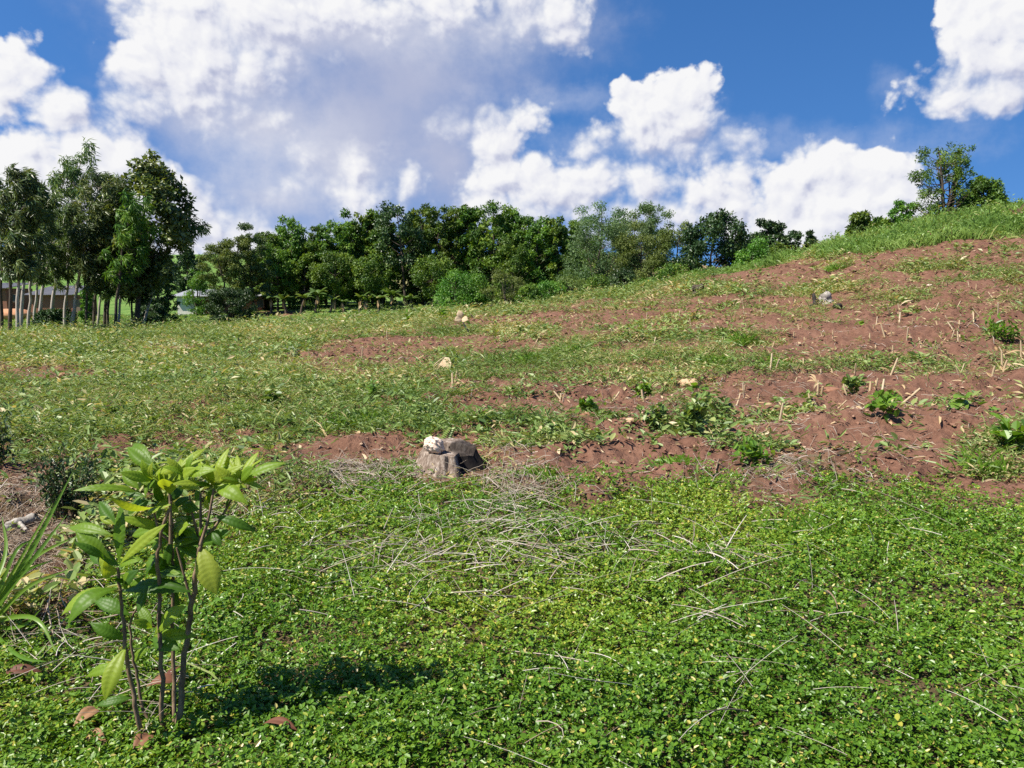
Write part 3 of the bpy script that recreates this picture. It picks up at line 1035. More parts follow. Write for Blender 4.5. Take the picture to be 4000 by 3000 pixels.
def limbs_to(acc, trunk, tr_r, centers, r_frac=.4, sides=5, start=.3, every=1):
    """A limb from the trunk to each clump."""
    m = len(trunk)
    for i, c in enumerate(centers[::every]):
        # leave the trunk a little below the clump
        zc = c[2]
        dist = np.linalg.norm(trunk[:, :2] - c[:2], axis=1)
        j = np.argmin(np.abs(trunk[:, 2] - (zc - .7 * dist.min())))
        j = int(np.clip(j, int(start * m), m - 2))
        p0 = trunk[j]
        mid_ = p0 * .45 + c * .55 + np.array([0, 0, -.10]) * np.linalg.norm(c - p0) + rng.normal(0, .06, 3) * np.linalg.norm(c - p0)
        add_tube(acc, [p0, mid_, c], tr_r[j] * r_frac, tr_r[j] * .10, 7, sides, rng.random())


def plant_tree(name, label, cat, group, px, py_base, px_top, py_top, w_px, kind, Y=None, base_z_off=-.15, bark=None, leaf=None, clumps=None, leaf_n=None, seed=None, lo_=None):
    global rng
    keep_rng = rng
    rng = np.random.default_rng(seed if seed is not None else abs(hash((px, py_top, w_px))) % 99991)
    if Y is None:
        b = ground_at(px, py_base)
        Y = b[1]
    b = at(px, py_base, Y)
    b[2] = min(b[2], float(base_z(b[0], b[1]))) + base_z_off
    top = at(px_top, py_top, Y)
    H = top[2] - b[2]
    ppm = F / Y
    w = w_px / ppm / 2.0
    t = thing(name, label, cat, b, group)
    tacc, lacc = Acc(), Acc()
    lean = (top - b)[:2]
    s = np.linspace(0, 1, 12)
    wob = rng.normal(0, .012 * H, (12, 2)) * s[:, None]
    trunk = np.stack([b[0] + lean[0] * s ** 1.3 + wob[:, 0], b[1] + lean[1] * s + wob[:, 1], b[2] + H * s * .97], 1)
    bk, lf = bark or 'bark_dark', leaf or 'tree'
    if kind == 'euc':
        r0 = .0085 * H + .03
        add_tube(tacc, trunk, r0, .02, 24, 7, .5)
        rr_ = np.linspace(r0, .02, 12)
        nC = clumps or 20
        cs, rs = [], []
        for i in range(nC):
            f = rng.uniform(.40, 1.0) ** .8
            f = .42 + .58 * (i + rng.random()) / nC
            p = np.array([np.interp(f, s, trunk[:, 0]), np.interp(f, s, trunk[:, 1]), np.interp(f, s, trunk[:, 2])])
            prof = w * (.35 + .95 * math.sin(math.pi * min(1, (f - .36) / .72)) ** .8)
            a = rng.random() * 2 * math.pi
            rd = prof * rng.random() ** .6
            cs.append(p + np.array([math.cos(a) * rd + .12 * w, math.sin(a) * rd, rng.normal(0, .02) * H]))
            rs.append(w * rng.uniform(.15, .30))
        cs.append(trunk[-1] - np.array([0, 0, .25])); rs.append(w * .24)
        cs = np.array(cs)
        limbs_to(tacc, trunk, rr_, cs, .35, 4, .25)
        crown_leaves(lacc, cs, rs, leaf_n or 120, .40, .075, 'rhomb', droop_dir=.8, wind=(.5, .05, 0), squash=1.25, up=.1, tone_amp=.55)
    else:
        cfg = {  # height of lowest clump, clump count, clump radius, leaves, size, width profile, squash
            'line': (.14, 62, .20, 85, .30, .17, lambda f: .55 + .55 * math.sin(math.pi * min(1, f * .92 + .12)), .8),
            'pole': (.42, 34, .24, 110, .30, .17, lambda f: .55 + .6 * math.sin(math.pi * f), .85),
            'round': (.16, 70, .18, 130, .30, .18, lambda f: math.sqrt(max(.05, 1 - (2 * f - .95) ** 2)), .8),
            'lacy': (.30, 46, .22, 150, .24, .11, lambda f: .55 + .55 * math.sin(math.pi * min(1, f * .75 + .2)), .55),
            'feather': (.08, 84, .20, 200, .20, .10, lambda f: .70 + .35 * math.sin(math.pi * min(1, f * .8 + .2)), .7),
            'bush': (.12, 30, .30, 150, .22, .13, lambda f: math.sqrt(max(.06, 1 - (f * .92) ** 2)), .75),
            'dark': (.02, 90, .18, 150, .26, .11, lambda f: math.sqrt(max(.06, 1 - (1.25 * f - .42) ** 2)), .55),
            'spread': (.20, 34, .22, 120, .22, .11, lambda f: .95 - .45 * abs(f - .45), .45),
            'hill': (.20, 46, .16, 110, .15, .075, lambda f: .55 + .5 * math.sin(math.pi * min(1, f * .7 + .25)), .9),
        }[kind]
        lo, nC, cr, nl, L, Wd, prof, sq = cfg
        lo = lo_ if lo_ is not None else lo
        sc = min(1.6, max(.5, H / 9.0))
        r0 = max(.05, .013 * H + .04)
        multi = kind in ('bush', 'spread', 'hill', 'feather')
        add_tube(tacc, trunk, r0, .03, 20, 7, .5)
        rr_ = np.linspace(r0, .03, 12)
        if multi:
            for q in range(3):
                a = rng.random() * 6.28
                off = np.array([math.cos(a), math.sin(a)]) * w * .45
                st = np.stack([b[0] + off[0] * s ** 1.4, b[1] + off[1] * s ** 1.4, b[2] + H * s * rng.uniform(.65, .85)], 1)
                add_tube(tacc, st, r0 * .7, .02, 14, 5, .5)
        nC = clumps or nC
        cs, rs = [], []
        for i in range(nC):
            f = (i + rng.random()) / nC
            h = lo + (1 - lo) * f
            p = np.array([np.interp(h, s, trunk[:, 0]), np.interp(h, s, trunk[:, 1]), np.interp(h, s, trunk[:, 2])])
            a = i * 2.4 + rng.normal(0, .5)
            rd = w * prof(f) * rng.uniform(.35, 1.0) ** .7
            cs.append(p + np.array([math.cos(a) * rd, math.sin(a) * rd, rng.normal(0, .045) * H]))
            rs.append(max(.12, w * cr * rng.uniform(.55, 1.5)))
        cs.append(trunk[-1] - np.array([0, 0, .02 * H])); rs.append(w * cr * .9)
        cs = np.array(cs)
        limbs_to(tacc, trunk, rr_, cs, .4, 4, .1 if multi else .2)
        crown_leaves(lacc, cs, rs, leaf_n or nl, L * sc ** .5, Wd * sc ** .5, 'rhomb', droop_dir=.15, squash=sq, tone_amp=.6)
    tacc.build('trunk', M[bk], t)
    lacc.build('crown', M[lf], t)
    rng = keep_rng
    return t


# the eucalyptus grove on the left: base px, base py, top px, top py, crown width, bark, leaves, label
EUC = [
    (8, 1318, 10, 700, 120, 'bark_dark', 'euc', 'eucalyptus with thin dark trunk at the outer end of the grove, cut by the frame'),
    (40, 1322, 60, 632, 130, 'bark_dark', 'euc', 'eucalyptus with rounded high crown beside the one cut by the frame'),
    (68, 1322, 92, 690, 120, 'bark_pale', 'euc', 'stout pale trunked eucalyptus in front of the orange earth bank'),
    (82, 1318, 118, 640, 110, 'bark_pale', 'euc', 'pale eucalyptus leaning against its stout neighbour by the orange earth bank'),
    (110, 1312, 160, 745, 130, 'bark_pale', 'euc', 'thick pale eucalyptus with yellowish low crown left of the dark shrub'),
    (134, 1296, 180, 800, 100, 'bark_pale', 'euc', 'thin pale eucalyptus standing before the corner of the brick house'),
    (198, 1300, 316, 572, 150, 'bark_pale', 'euc', 'tallest eucalyptus of the grove, its crown swept sideways into a point'),
    (150, 1300, 262, 640, 140, 'bark_pale', 'euc', 'windswept eucalyptus just beneath the tallest pointed crown'),
    (252, 1306, 290, 790, 130, 'bark_pale', 'euc', 'pale slim eucalyptus rising from the dark shrub in front of the brick wall'),
    (280, 1308, 392, 655, 150, 'bark_pale', 'euc', 'eucalyptus with a long bare pale trunk slanting right and blunt tufted top'),
    (338, 1308, 352, 860, 100, 'bark_dark', 'euc', 'short slim eucalyptus over the patch of bright sunlit lawn'),
    (366, 1298, 420, 720, 130, 'bark_dark', 'euc', 'dark leaved eucalyptus next to the blunt tufted one'),
    (381, 1298, 430, 900, 100, 'bark_pale', 'euc', 'slanting slim eucalyptus in the middle of the sunlit lawn'),
    (408, 1292, 470, 700, 130, 'bark_dark', 'euc', 'straight thin eucalyptus with narrow crown left of the great rounded one'),
    (420, 1292, 446, 800, 100, 'bark_dark', 'euc', 'straight thin eucalyptus, second of the close pair on the lawn'),
    (448, 1308, 520, 752, 130, 'bark_dark', 'tree', 'eucalyptus with a fresh yellow green crown in front of the great rounded one'),
    (463, 1302, 490, 880, 100, 'bark_pale', 'euc', 'pale eucalyptus leaning right beside a dark thick trunk'),
    (518, 1298, 505, 960, 120, 'bark_dark', 'tree_dark', 'small dark tree with low crown between the slim trunks at the grove edge'),
]
for (a, b_, c, d, w_, bk, lf, lab) in EUC:
    plant_tree('eucalyptus_tree', lab, 'tree', 'eucalyptus trees in the grove by the houses', a, b_, c, d, w_, 'euc', None, -.1, bk, lf, clumps=44, leaf_n=62)

# the great rounded eucalyptus with limbs reaching right
big = plant_tree('eucalyptus_tree', 'broad eucalyptus with dark trunk and great rounded crown at the grove edge', 'tree', 'eucalyptus trees in the grove by the houses', 536, 1300, 590, 618, 330, 'round', None, -.1, 'bark_dark', 'euc', clumps=96, leaf_n=95, lo_=.36)
plant_tree('eucalyptus_tree', 'eucalyptus crown hanging low on bare limbs over the gap beside the great one', 'tree', 'eucalyptus trees in the grove by the houses', 556, 1296, 716, 830, 150, 'euc', None, -.1, 'bark_pale', 'euc', clumps=30, leaf_n=80)

LT = 'trees of the dark tree line beyond the field'
LINE = [  # px, py_base, px_top, py_top, width, kind, Y, leaf, label
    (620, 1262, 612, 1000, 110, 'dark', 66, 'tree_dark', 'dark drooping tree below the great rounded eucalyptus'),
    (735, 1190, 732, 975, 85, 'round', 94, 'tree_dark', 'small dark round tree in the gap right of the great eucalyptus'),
    (905, 1230, 842, 962, 110, 'lacy', 80, 'tree_olive', 'low feathery olive tree over the roof of the white house'),
    (940, 1225, 925, 918, 120, 'lacy', 82, 'tree_olive', 'thin see through olive tree at the near end of the tree line'),
    (990, 1215, 972, 905, 110, 'lacy', 83, 'tree_grey', 'pale lacy tree beside the thin olive one'),
    (1042, 1200, 1046, 899, 105, 'line', 88, 'tree', 'tree with small knobbed top left of the tall layered tree'),
    (1130, 1200, 1140, 852, 120, 'line', 88, 'tree', 'tall layered tree with free standing top at the left of the tree line'),
    (1085, 1200, 1090, 965, 120, 'pole', 86, 'tree', 'lower tree filling the space below the tall layered tree'),
    (1190, 1200, 1192, 940, 110, 'line', 87, 'tree', 'low dark tree in the dip right of the tall layered tree'),
    (1225, 1200, 1240, 905, 90, 'lacy', 88, 'tree', 'open branched tree with sky showing through beside the dip'),
    (1275, 1198, 1282, 882, 110, 'line', 88, 'tree', 'tree with ragged open top where the tree line rises'),
    (1345, 1198, 1348, 858, 110, 'line', 89, 'tree', 'olive green tree with an even rounded top over the banana plants'),
    (1410, 1198, 1416, 838, 90, 'line', 90, 'tree', 'tree with twin small tops left of the dark bunched crown'),
    (1455, 1198, 1445, 830, 80, 'line', 90, 'tree', 'narrow tree with one bent tip next to the twin small tops'),
    (1310, 1205, 1312, 985, 110, 'pole', 85, 'tree', 'low yellowish tree standing over the banana leaves'),
    (1425, 1205, 1420, 1000, 120, 'pole', 85, 'tree', 'low bushy tree in front of the trunks of the tree line'),
    (1495, 1198, 1492, 850, 90, 'line', 89, 'tree', 'slender tree just left of the dark bunched crown'),
    (1585, 1195, 1552, 806, 140, 'pole', 88, 'tree_dark', 'dark bunched crown on a bare trunk with sky beneath it'),
    (1650, 1195, 1648, 806, 95, 'line', 90, 'tree', 'tree with a small rounded knob right of the dark bunched crown'),
    (1715, 1195, 1712, 818, 110, 'line', 89, 'tree', 'full yellowish tree in the middle of the tree line'),
    (1775, 1195, 1782, 805, 95, 'line', 90, 'tree', 'tree with a single pointed tip in the middle of the tree line'),
    (1690, 1200, 1690, 1000, 120, 'pole', 85, 'tree', 'low olive tree half way up the middle of the tree line'),
    (1836, 1195, 1832, 806, 95, 'line', 90, 'tree', 'tree with a forked tip left of the broad high tree'),
    (1925, 1195, 1929, 797, 140, 'line', 88, 'tree', 'broad high tree, top of the central tree line'),
    (1985, 1195, 1986, 806, 90, 'line', 90, 'tree', 'tree leaning on the right shoulder of the broad high tree'),
    (2045, 1195, 2044, 836, 120, 'line', 88, 'tree', 'round topped olive tree sloping down right of the broad high tree'),
    (2100, 1190, 2100, 872, 110, 'line', 86, 'tree', 'tree with dull flat top before the dip in the tree line'),
    (2000, 1190, 2000, 960, 120, 'line', 84, 'tree', 'low yellow green tree under the round topped olive tree'),
    (2180, 1185, 2176, 846, 90, 'line', 86, 'tree', 'dark square topped tree standing apart in the dip'),
    (2235, 1185, 2236, 868, 80, 'lacy', 87, 'tree', 'thin see through tree beside the square topped tree'),
    (2345, 1160, 2352, 797, 190, 'lacy', 100, 'tree_grey', 'pale grey domed tree rising behind the big feathery tree'),
    (2335, 1180, 2350, 868, 230, 'feather', 72, 'tree_grey', 'big feathery grey green tree right of the tree line'),
    (2470, 1150, 2480, 862, 150, 'feather', 78, 'tree_grey', 'bluish feathery tree behind the olive green one'),
    (2545, 1150, 2536, 794, 150, 'lacy', 98, 'tree_grey', 'high open crowned tree standing clear of the tree line'),
    (2510, 1140, 2505, 915, 180, 'feather', 70, 'tree_olive', 'olive green tree with fine leaves right of the big feathery tree'),
    (2630, 1120, 2655, 892, 150, 'lacy', 70, 'tree_olive', 'thin brownish olive tree with sky behind its stems'),
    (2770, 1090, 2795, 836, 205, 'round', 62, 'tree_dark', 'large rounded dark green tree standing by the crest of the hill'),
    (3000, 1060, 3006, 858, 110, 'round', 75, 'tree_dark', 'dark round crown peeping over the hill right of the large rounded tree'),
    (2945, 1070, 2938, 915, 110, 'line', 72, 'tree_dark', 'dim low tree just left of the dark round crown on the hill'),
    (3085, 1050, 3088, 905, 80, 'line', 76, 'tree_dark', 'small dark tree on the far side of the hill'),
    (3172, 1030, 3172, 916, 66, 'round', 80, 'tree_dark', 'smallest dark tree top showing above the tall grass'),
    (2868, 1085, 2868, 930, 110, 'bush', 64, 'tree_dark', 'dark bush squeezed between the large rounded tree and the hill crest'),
]
for (a, b_, c, d, w_, k_, Y_, lf, lab) in LINE:
    plant_tree('tree', lab, 'tree', LT, a, b_, c, d, w_ * 1.3, k_, Y_, -.3, None, lf)

for i_, px_ in enumerate(range(1010, 2320, 62)):
    top_ = np.interp(px_, [1010, 1150, 1200, 1300, 1550, 1950, 2100, 2320], [960, 915, 965, 905, 860, 850, 900, 930]) + rng.normal(0, 14)
    plant_tree('tree', 'dim tree in the rear row, seen only between the trunks of the tree line', 'tree', 'rear row of the tree line', px_ + rng.normal(0, 10), 1195, px_ + rng.normal(0, 14), top_, 130, 'line', 95, -.3, None, 'tree')

# bushes in front of the tree line
BUSH = [
    (900, 1288, 895, 1135, 235, 'dark', 62, 'tree_dark', 'spreading dark evergreen hiding most of the white house', 'tree'),
    (1785, 1232, 1778, 1058, 175, 'bush', 66, 'bright', 'deep green bushy tree at the foot of the tree line', 'shrub'),
    (1860, 1228, 1862, 1072, 130, 'bush', 66, 'bright', 'green bush joined to the deep green bushy tree', 'shrub'),
    (1975, 1212, 1972, 1066, 165, 'spread', 62, 'tree_olive', 'flat topped olive bush right of the deep green one', 'shrub'),
    (2065, 1202, 2066, 1120, 100, 'bush', 58, 'tree', 'low dull bush between the olive bush and the bright green bush', 'shrub'),
    (2150, 1190, 2146, 1100, 165, 'spread', 60, 'bright', 'vivid light green bush behind the field edge', 'shrub'),
    (2255, 1170, 2240, 1076, 175, 'spread', 60, 'tree_olive', 'yellowish olive bush above the vivid green one', 'shrub'),
    (2335, 1160, 2340, 1085, 120, 'bush', 56, 'tree', 'dark bush below the big feathery tree', 'shrub'),
    (2430, 1140, 2430, 1060, 120, 'bush', 56, 'tree_dark', 'dark low bush beside the field crest under the olive green tree', 'shrub'),
    (2540, 1130, 2538, 1096, 70, 'bush', 47, 'bright', 'small bright bush right on the crest of the field', 'shrub'),
    (2620, 1115, 2620, 1046, 150, 'bush', 56, 'tree', 'rounded bush below the thin brownish olive tree', 'shrub'),
    (2700, 1100, 2705, 1068, 110, 'bush', 52, 'bright', 'low green bush at the foot of the large rounded tree', 'shrub'),
    (2945, 1060, 2945, 955, 130, 'bush', 52, 'bright', 'leafy bush with pale flower spikes by the hill crest', 'shrub'),
    (3030, 1045, 3030, 950, 110, 'bush', 54, 'tree', 'dull green bush right of the bush with flower spikes', 'shrub'),
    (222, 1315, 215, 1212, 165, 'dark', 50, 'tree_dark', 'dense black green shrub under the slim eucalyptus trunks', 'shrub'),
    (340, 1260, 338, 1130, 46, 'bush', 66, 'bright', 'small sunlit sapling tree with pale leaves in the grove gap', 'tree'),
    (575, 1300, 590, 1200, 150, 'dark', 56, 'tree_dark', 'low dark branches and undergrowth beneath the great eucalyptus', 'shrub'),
    (770, 1215, 770, 1060, 90, 'bush', 84, 'bright', 'pale green thicket behind the roof of the white house', 'shrub'),
]
for (a, b_, c, d, w_, k_, Y_, lf, lab, ct) in BUSH:
    plant_tree('bush' if ct == 'shrub' else 'small_tree', lab, ct, 'bushes in front of the tree line' if ct == 'shrub' else None, a, b_, c, d, w_ * (.92 if k_ == 'dark' else 1.1), k_, Y_, -.2, None, lf)

# on the hill
HILL = [
    (3690, 842, 3668, 572, 215, 'hill', 35, 'tree', 'lone small tree with open many stemmed crown on the hill crest', 'tree', 'small_tree', 50, 85),
    (3715, 842, 3745, 576, 130, 'hill', 35.4, 'tree', 'slimmer stem with a tufted top joined to the lone tree on the hill', 'tree', 'small_tree', 28, 80),
    (3845, 838, 3838, 706, 130, 'bush', 35, 'tree', 'dense bush right of the lone tree on the hill', 'shrub', 'bush', None, None),
    (3525, 895, 3522, 784, 66, 'hill', 35.5, 'bright', 'upright leafy shrub left of the lone tree on the hill', 'shrub', 'bush', 26, 110),
    (3365, 945, 3360, 838, 90, 'bush', 36.5, 'tree', 'rounded shrub in the tall grass at the left end of the hill crest', 'shrub', 'bush', None, None),
    (3440, 925, 3445, 862, 80, 'bush', 36, 'tree', 'low dull shrub between the two taller ones on the hill crest', 'shrub', 'bush', None, None),
]
for (a, b_, c, d, w_, k_, Y_, lf, lab, ct, nm, cl, ln) in HILL:
    plant_tree(nm, lab, ct, 'plants on the hill crest', a, b_, c, d, w_ * 1.12, k_, Y_, -.1, None, lf, clumps=cl, leaf_n=ln)


# ------------------------------------------------------------------ banana plants on the bank
def banana(px, py, py_top, Y, label, tilt=0.0):
    b = at(px, py, Y)
    b[2] = min(b[2], float(base_z(b[0], b[1]))) - .1
    H = at(px, py_top, Y)[2] - b[2]
    t = thing('banana_plant', label, 'banana plant', b, 'banana plants below the tree line')
    a1, a2 = Acc(), Acc()
    add_tube(a1, [b, b + np.array([tilt * .3, 0, H * .3]), b + np.array([tilt, 0, H * .62])], .16, .09, 8, 7, rng.random())
    for q in range(3):     # dry hanging sheaths
        an = rng.random() * 6.28
        p = b + np.array([tilt, 0, H * .6])
        leaf_cards(a1, p[None], np.array([[math.cos(an) * .3, math.sin(an) * .3, -1]]), np.array([[math.cos(an), math.sin(an), .2]]), 1.0, .3, .3, 1, 'oval', .2, .1)
    c = b + np.array([tilt, 0, H * .6])
    for q in range(9):
        an = q * 2.4 + rng.normal(0, .3)
        up_ = rng.uniform(.5, 1.5)
        d = nrm(np.array([math.cos(an), math.sin(an), up_]))
        L = H * rng.uniform(.40, .62)
        k = 7
        s = np.linspace(0, 1, k)
        mid_ = c + d * L * s[:, None] - np.array([0, 0, 1.]) * (s ** 2.2)[:, None] * L * rng.uniform(.25, .7)
        side = nrm(np.cross(d, np.array([0, 0, 1.])))
        wd = L * .15 * np.sin(np.pi * np.clip(s * .92 + .08, 0, 1)) ** .6
        drp = np.array([0, 0, 1.]) * wd[:, None] * .35
        V = np.concatenate([mid_ - side * wd[:, None] - drp, mid_, mid_ + side * wd[:, None] - drp])
        f = [[i, i + 1, i + 1 + k, i + k] for i in range(k - 1)] + [[i + k, i + 1 + k, i + 1 + 2 * k, i + 2 * k] for i in range(k - 1)]
        a2.add(V, f, np.clip(rng.normal(.45, .25), 0, 1), 0)
    a1.build('stem', [M['bark_dark'], M['husk']], t)
    a2.build('leaves', M['banana'], t)
    return t


BAN = [(1118, 1212, 1130, 'banana plant with dark drooping leaves near the brick end of the house'), (1175, 1210, 1120, 'slim banana plant second along the shaded bank'),
       (1232, 1205, 1100, 'banana plant with one upright torn leaf catching light'), (1290, 1208, 1135, 'short banana plant between two pale trunks on the bank'),
       (1345, 1212, 1150, 'low banana plant with flat spreading leaves on the bank edge'), (1405, 1210, 1125, 'bright leaved banana plant in the centre of the clump'),
       (1440, 1210, 1140, 'banana plant with brown hanging sheaths beside the bright one'), (1528, 1205, 1105, 'tall banana plant on a stout stem near the dark trunk'),
       (1572, 1208, 1130, 'banana plant right of the tall stout one'), (1608, 1208, 1135, 'banana plant with a pale bent leaf at the end of the bank'),
       (1480, 1208, 1128, 'banana plant standing back in shade between its taller neighbours'), (1060, 1214, 1120, 'banana plant half hidden behind the brick end wall'),
       (780, 1180, 1062, 'pale green banana plant behind the white house roof')]
for px_, py_, tp_, lab in BAN:
    banana(px_, py_, tp_, 82 if px_ > 800 else 96, lab, rng.normal(0, .25))


# ------------------------------------------------------------------ houses
def box(acc, lo, hi, mat=0, rnd=.5):
    x0, y0, z0 = lo
    x1, y1, z1 = hi
    V = [(x0, y0, z0), (x1, y0, z0), (x1, y1, z0), (x0, y1, z0), (x0, y0, z1), (x1, y0, z1), (x1, y1, z1), (x0, y1, z1)]
    acc.add(V, [[0, 3, 2, 1], [4, 5, 6, 7], [0, 1, 5, 4], [1, 2, 6, 5], [2, 3, 7, 6], [3, 0, 4, 7]], rnd, mat)


def brick_mat():
    m, nt, out = new_mat('orange_brick')
    tcn = nt.n('ShaderNodeTexCoord').outputs['Object']
    rot = nt.n('ShaderNodeMapping')
    nt.put(rot.inputs[0], tcn)
    rot.inputs['Rotation'].default_value = (math.pi / 2, 0, 0)
    br = nt.n('ShaderNodeTexBrick')
    nt.put(br.inputs['Vector'], rot.outputs[0])
    br.inputs['Scale'].default_value = 4.0
    br.inputs['Color1'].default_value = (.26, .095, .05, 1)
    br.inputs['Color2'].default_value = (.19, .07, .04, 1)
    br.inputs['Mortar'].default_value = (.22, .13, .09, 1)
    n1 = nt.noise(tcn, 1.2, 4)
    c = nt.mix(nt.m('MULTIPLY', nt.sstep(n1, .45, .7), .5), br.outputs['Color'], (.20, .10, .06, 1))
    b = nt.n('ShaderNodeBsdfPrincipled')
    nt.put(b.inputs['Base Color'], c)
    b.inputs['Roughness'].default_value = .9
    nt.t.links.new(b.outputs[0], out.inputs[0])
    return m


M['brick'] = brick_mat()
M['plaster'] = solid_mat('pale_plaster', (.50, .47, .42), (.68, .65, .60), 1.5, (1, 1, .5), .9, .15)
M['tin_pale'] = solid_mat('pale_tin', (.30, .30, .32), (.50, .51, .54), .8, (1, 3, 1), .5, .1, spec=.4)
M['tin'] = solid_mat('weathered_tin', (.09, .085, .085), (.20, .195, .20), .8, (1, 3, 1), .45, .1, spec=.5)
M['dark_glass'] = solid_mat('dark_opening', (.012, .012, .014), (.03, .03, .032), 3, rough=.3, bump=0, spec=.5)
M['timber'] = solid_mat('old_timber', (.10, .07, .05), (.22, .16, .11), 8, (4, 4, .6))
M['earth'] = solid_mat('orange_earth', (.30, .13, .065), (.48, .24, .13), 1.6, rough=.95, bump=.6, c3=(.40, .19, .10))


def corrugated(acc, x0, x1, y0, y1, z0, z1, rnd=.5):
    """Single pitch tin sheet, z0 at the front eave, z1 at the back."""
    nx = max(10, int((x1 - x0) / .19))
    xs = np.linspace(x0, x1, nx * 2 + 1)
    wv = .022 * np.cos(np.arange(nx * 2 + 1) * math.pi)
    top = np.concatenate([np.stack([xs, np.full_like(xs, y0), z0 + wv], 1), np.stack([xs, np.full_like(xs, y1), z1 + wv], 1)])
    n = len(xs)
    f = [[i, i + 1, i + 1 + n, i + n] for i in range(n - 1)]
    acc.add(top, f, rnd)
    low = top - np.array([0, 0, .03])
    acc.add(low, [q[::-1] for q in f], rnd)
    e = np.concatenate([top[:n], low[:n]])
    acc.add(e, [[i + n, i + 1 + n, i + 1, i] for i in range(n - 1)], rnd)


def window(t, x0, x1, z0, z1, y, frame_mat):
    fr = Acc()
    b = .06
    box(fr, (x0 - b, y - .05, z0 - b), (x1 + b, y + .02, z0))
    box(fr, (x0 - b, y - .05, z1), (x1 + b, y + .02, z1 + b))
    box(fr, (x0 - b, y - .05, z0), (x0, y + .02, z1))
    box(fr, (x1, y - .05, z0), (x1 + b, y + .02, z1))
    o = fr.build('window', frame_mat, t)
    pa = Acc()
    box(pa, (x0, y - .02, z0), (x1, y + .01, z1))
    pa.build('pane', M['dark_glass'], o)
    return o


def house_long():
    Y = 86.0
    p0, p1 = at(694, 1228, Y), at(1022, 1228, Y)
    g = min(float(base_z(p0[0], Y)), float(base_z(p1[0], Y + 3))) - .25
    xm = at(800, 1228, Y)[0]
    top = at(700, 1158, Y)[2]
    t = thing('house', 'long low house with one plastered end and tin roof behind the dark evergreen', 'house', ((p0[0] + p1[0]) / 2, Y, g))
    w1, w2 = Acc(), Acc()
    box(w1, (p0[0], Y, g), (xm, Y + 4.5, top))
    box(w2, (xm, Y + .05, g), (p1[0], Y + 4.45, top + .05))
    o1 = w1.build('wall', M['plaster'], t)
    o2 = w2.build('wall', M['brick'], t)
    o2['label'] = 'bare brick wall of the far end'
    rf = Acc()
    corrugated(rf, p0[0] - .5, p1[0] + .3, Y - .55, Y + 5.0, top + .05, top + .80)
    rf.build('roof', M['tin_pale'], t)
    z = at(730, 1180, Y)[2]
    window(t, at(724, 0, Y)[0], at(738, 0, Y)[0], z - .25, z + .15, Y, M['timber'])
    window(t, at(960, 0, Y)[0], at(985, 0, Y)[0], z - .55, z + .3, Y + .05, M['timber'])
    d = Acc()
    dx0 = at(772, 0, Y)[0]
    box(d, (dx0, Y - .04, g + .1), (dx0 + .8, Y + .02, g + 2.0))
    d.build('door', M['timber'], t)


def house_brick():
    Y = 88.0
    p0, p1 = at(118, 1225, Y), at(289, 1225, Y)
    g = float(base_z(p0[0], Y)) - .3
    top = at(200, 1152, Y)[2]
    t = thing('house', 'orange brick house with grey tin roof seen between the eucalyptus trunks', 'house', ((p0[0] + p1[0]) / 2, Y, g))
    w = Acc()
    box(w, (p0[0], Y, g), (p1[0], Y + 5, top))
    w.build('wall', M['brick'], t)
    rf = Acc()
    corrugated(rf, p0[0] - .4, p1[0] + .25, Y - .5, Y + 5.4, top + .03, top + 1.1)
    rf.build('roof', M['tin'], t)
    z = at(200, 1180, Y)[2]
    window(t, at(243, 0, Y)[0], at(258, 0, Y)[0], z - .35, z + .3, Y, M['timber'])
    window(t, at(172, 0, Y)[0], at(186, 0, Y)[0], z - .35, z + .3, Y, M['timber'])
    d = Acc()
    dx0 = at(208, 0, Y)[0]
    box(d, (dx0, Y - .04, g + .2), (dx0 + .8, Y + .02, z + .3))
    d.build('door', M['timber'], t)


def house_shed():
    Y = 90.0
    p0, p1 = at(-170, 1225, Y), at(30, 1225, Y)
    g = float(base_z(p0[0], Y)) - .3
    top = at(0, 1126, Y)[2]
    t = thing('house', 'brick house under grey tin cut off by the picture edge behind the grove', 'house', ((p0[0] + p1[0]) / 2, Y, g))
    w = Acc()
    box(w, (p0[0], Y, g), (p1[0], Y + 5, top))
    w.build('wall', M['brick'], t)
    rf = Acc()
    corrugated(rf, p0[0] - .3, p1[0] + .4, Y - .5, Y + 5.4, top + .03, top + .7)
    rf.build('roof', M['tin'], t)
    z = at(0, 1165, Y)[2]
    window(t, at(-40, 0, Y)[0], at(-10, 0, Y)[0], z - .4, z + .4, Y, M['timber'])


house_long()
house_brick()
house_shed()


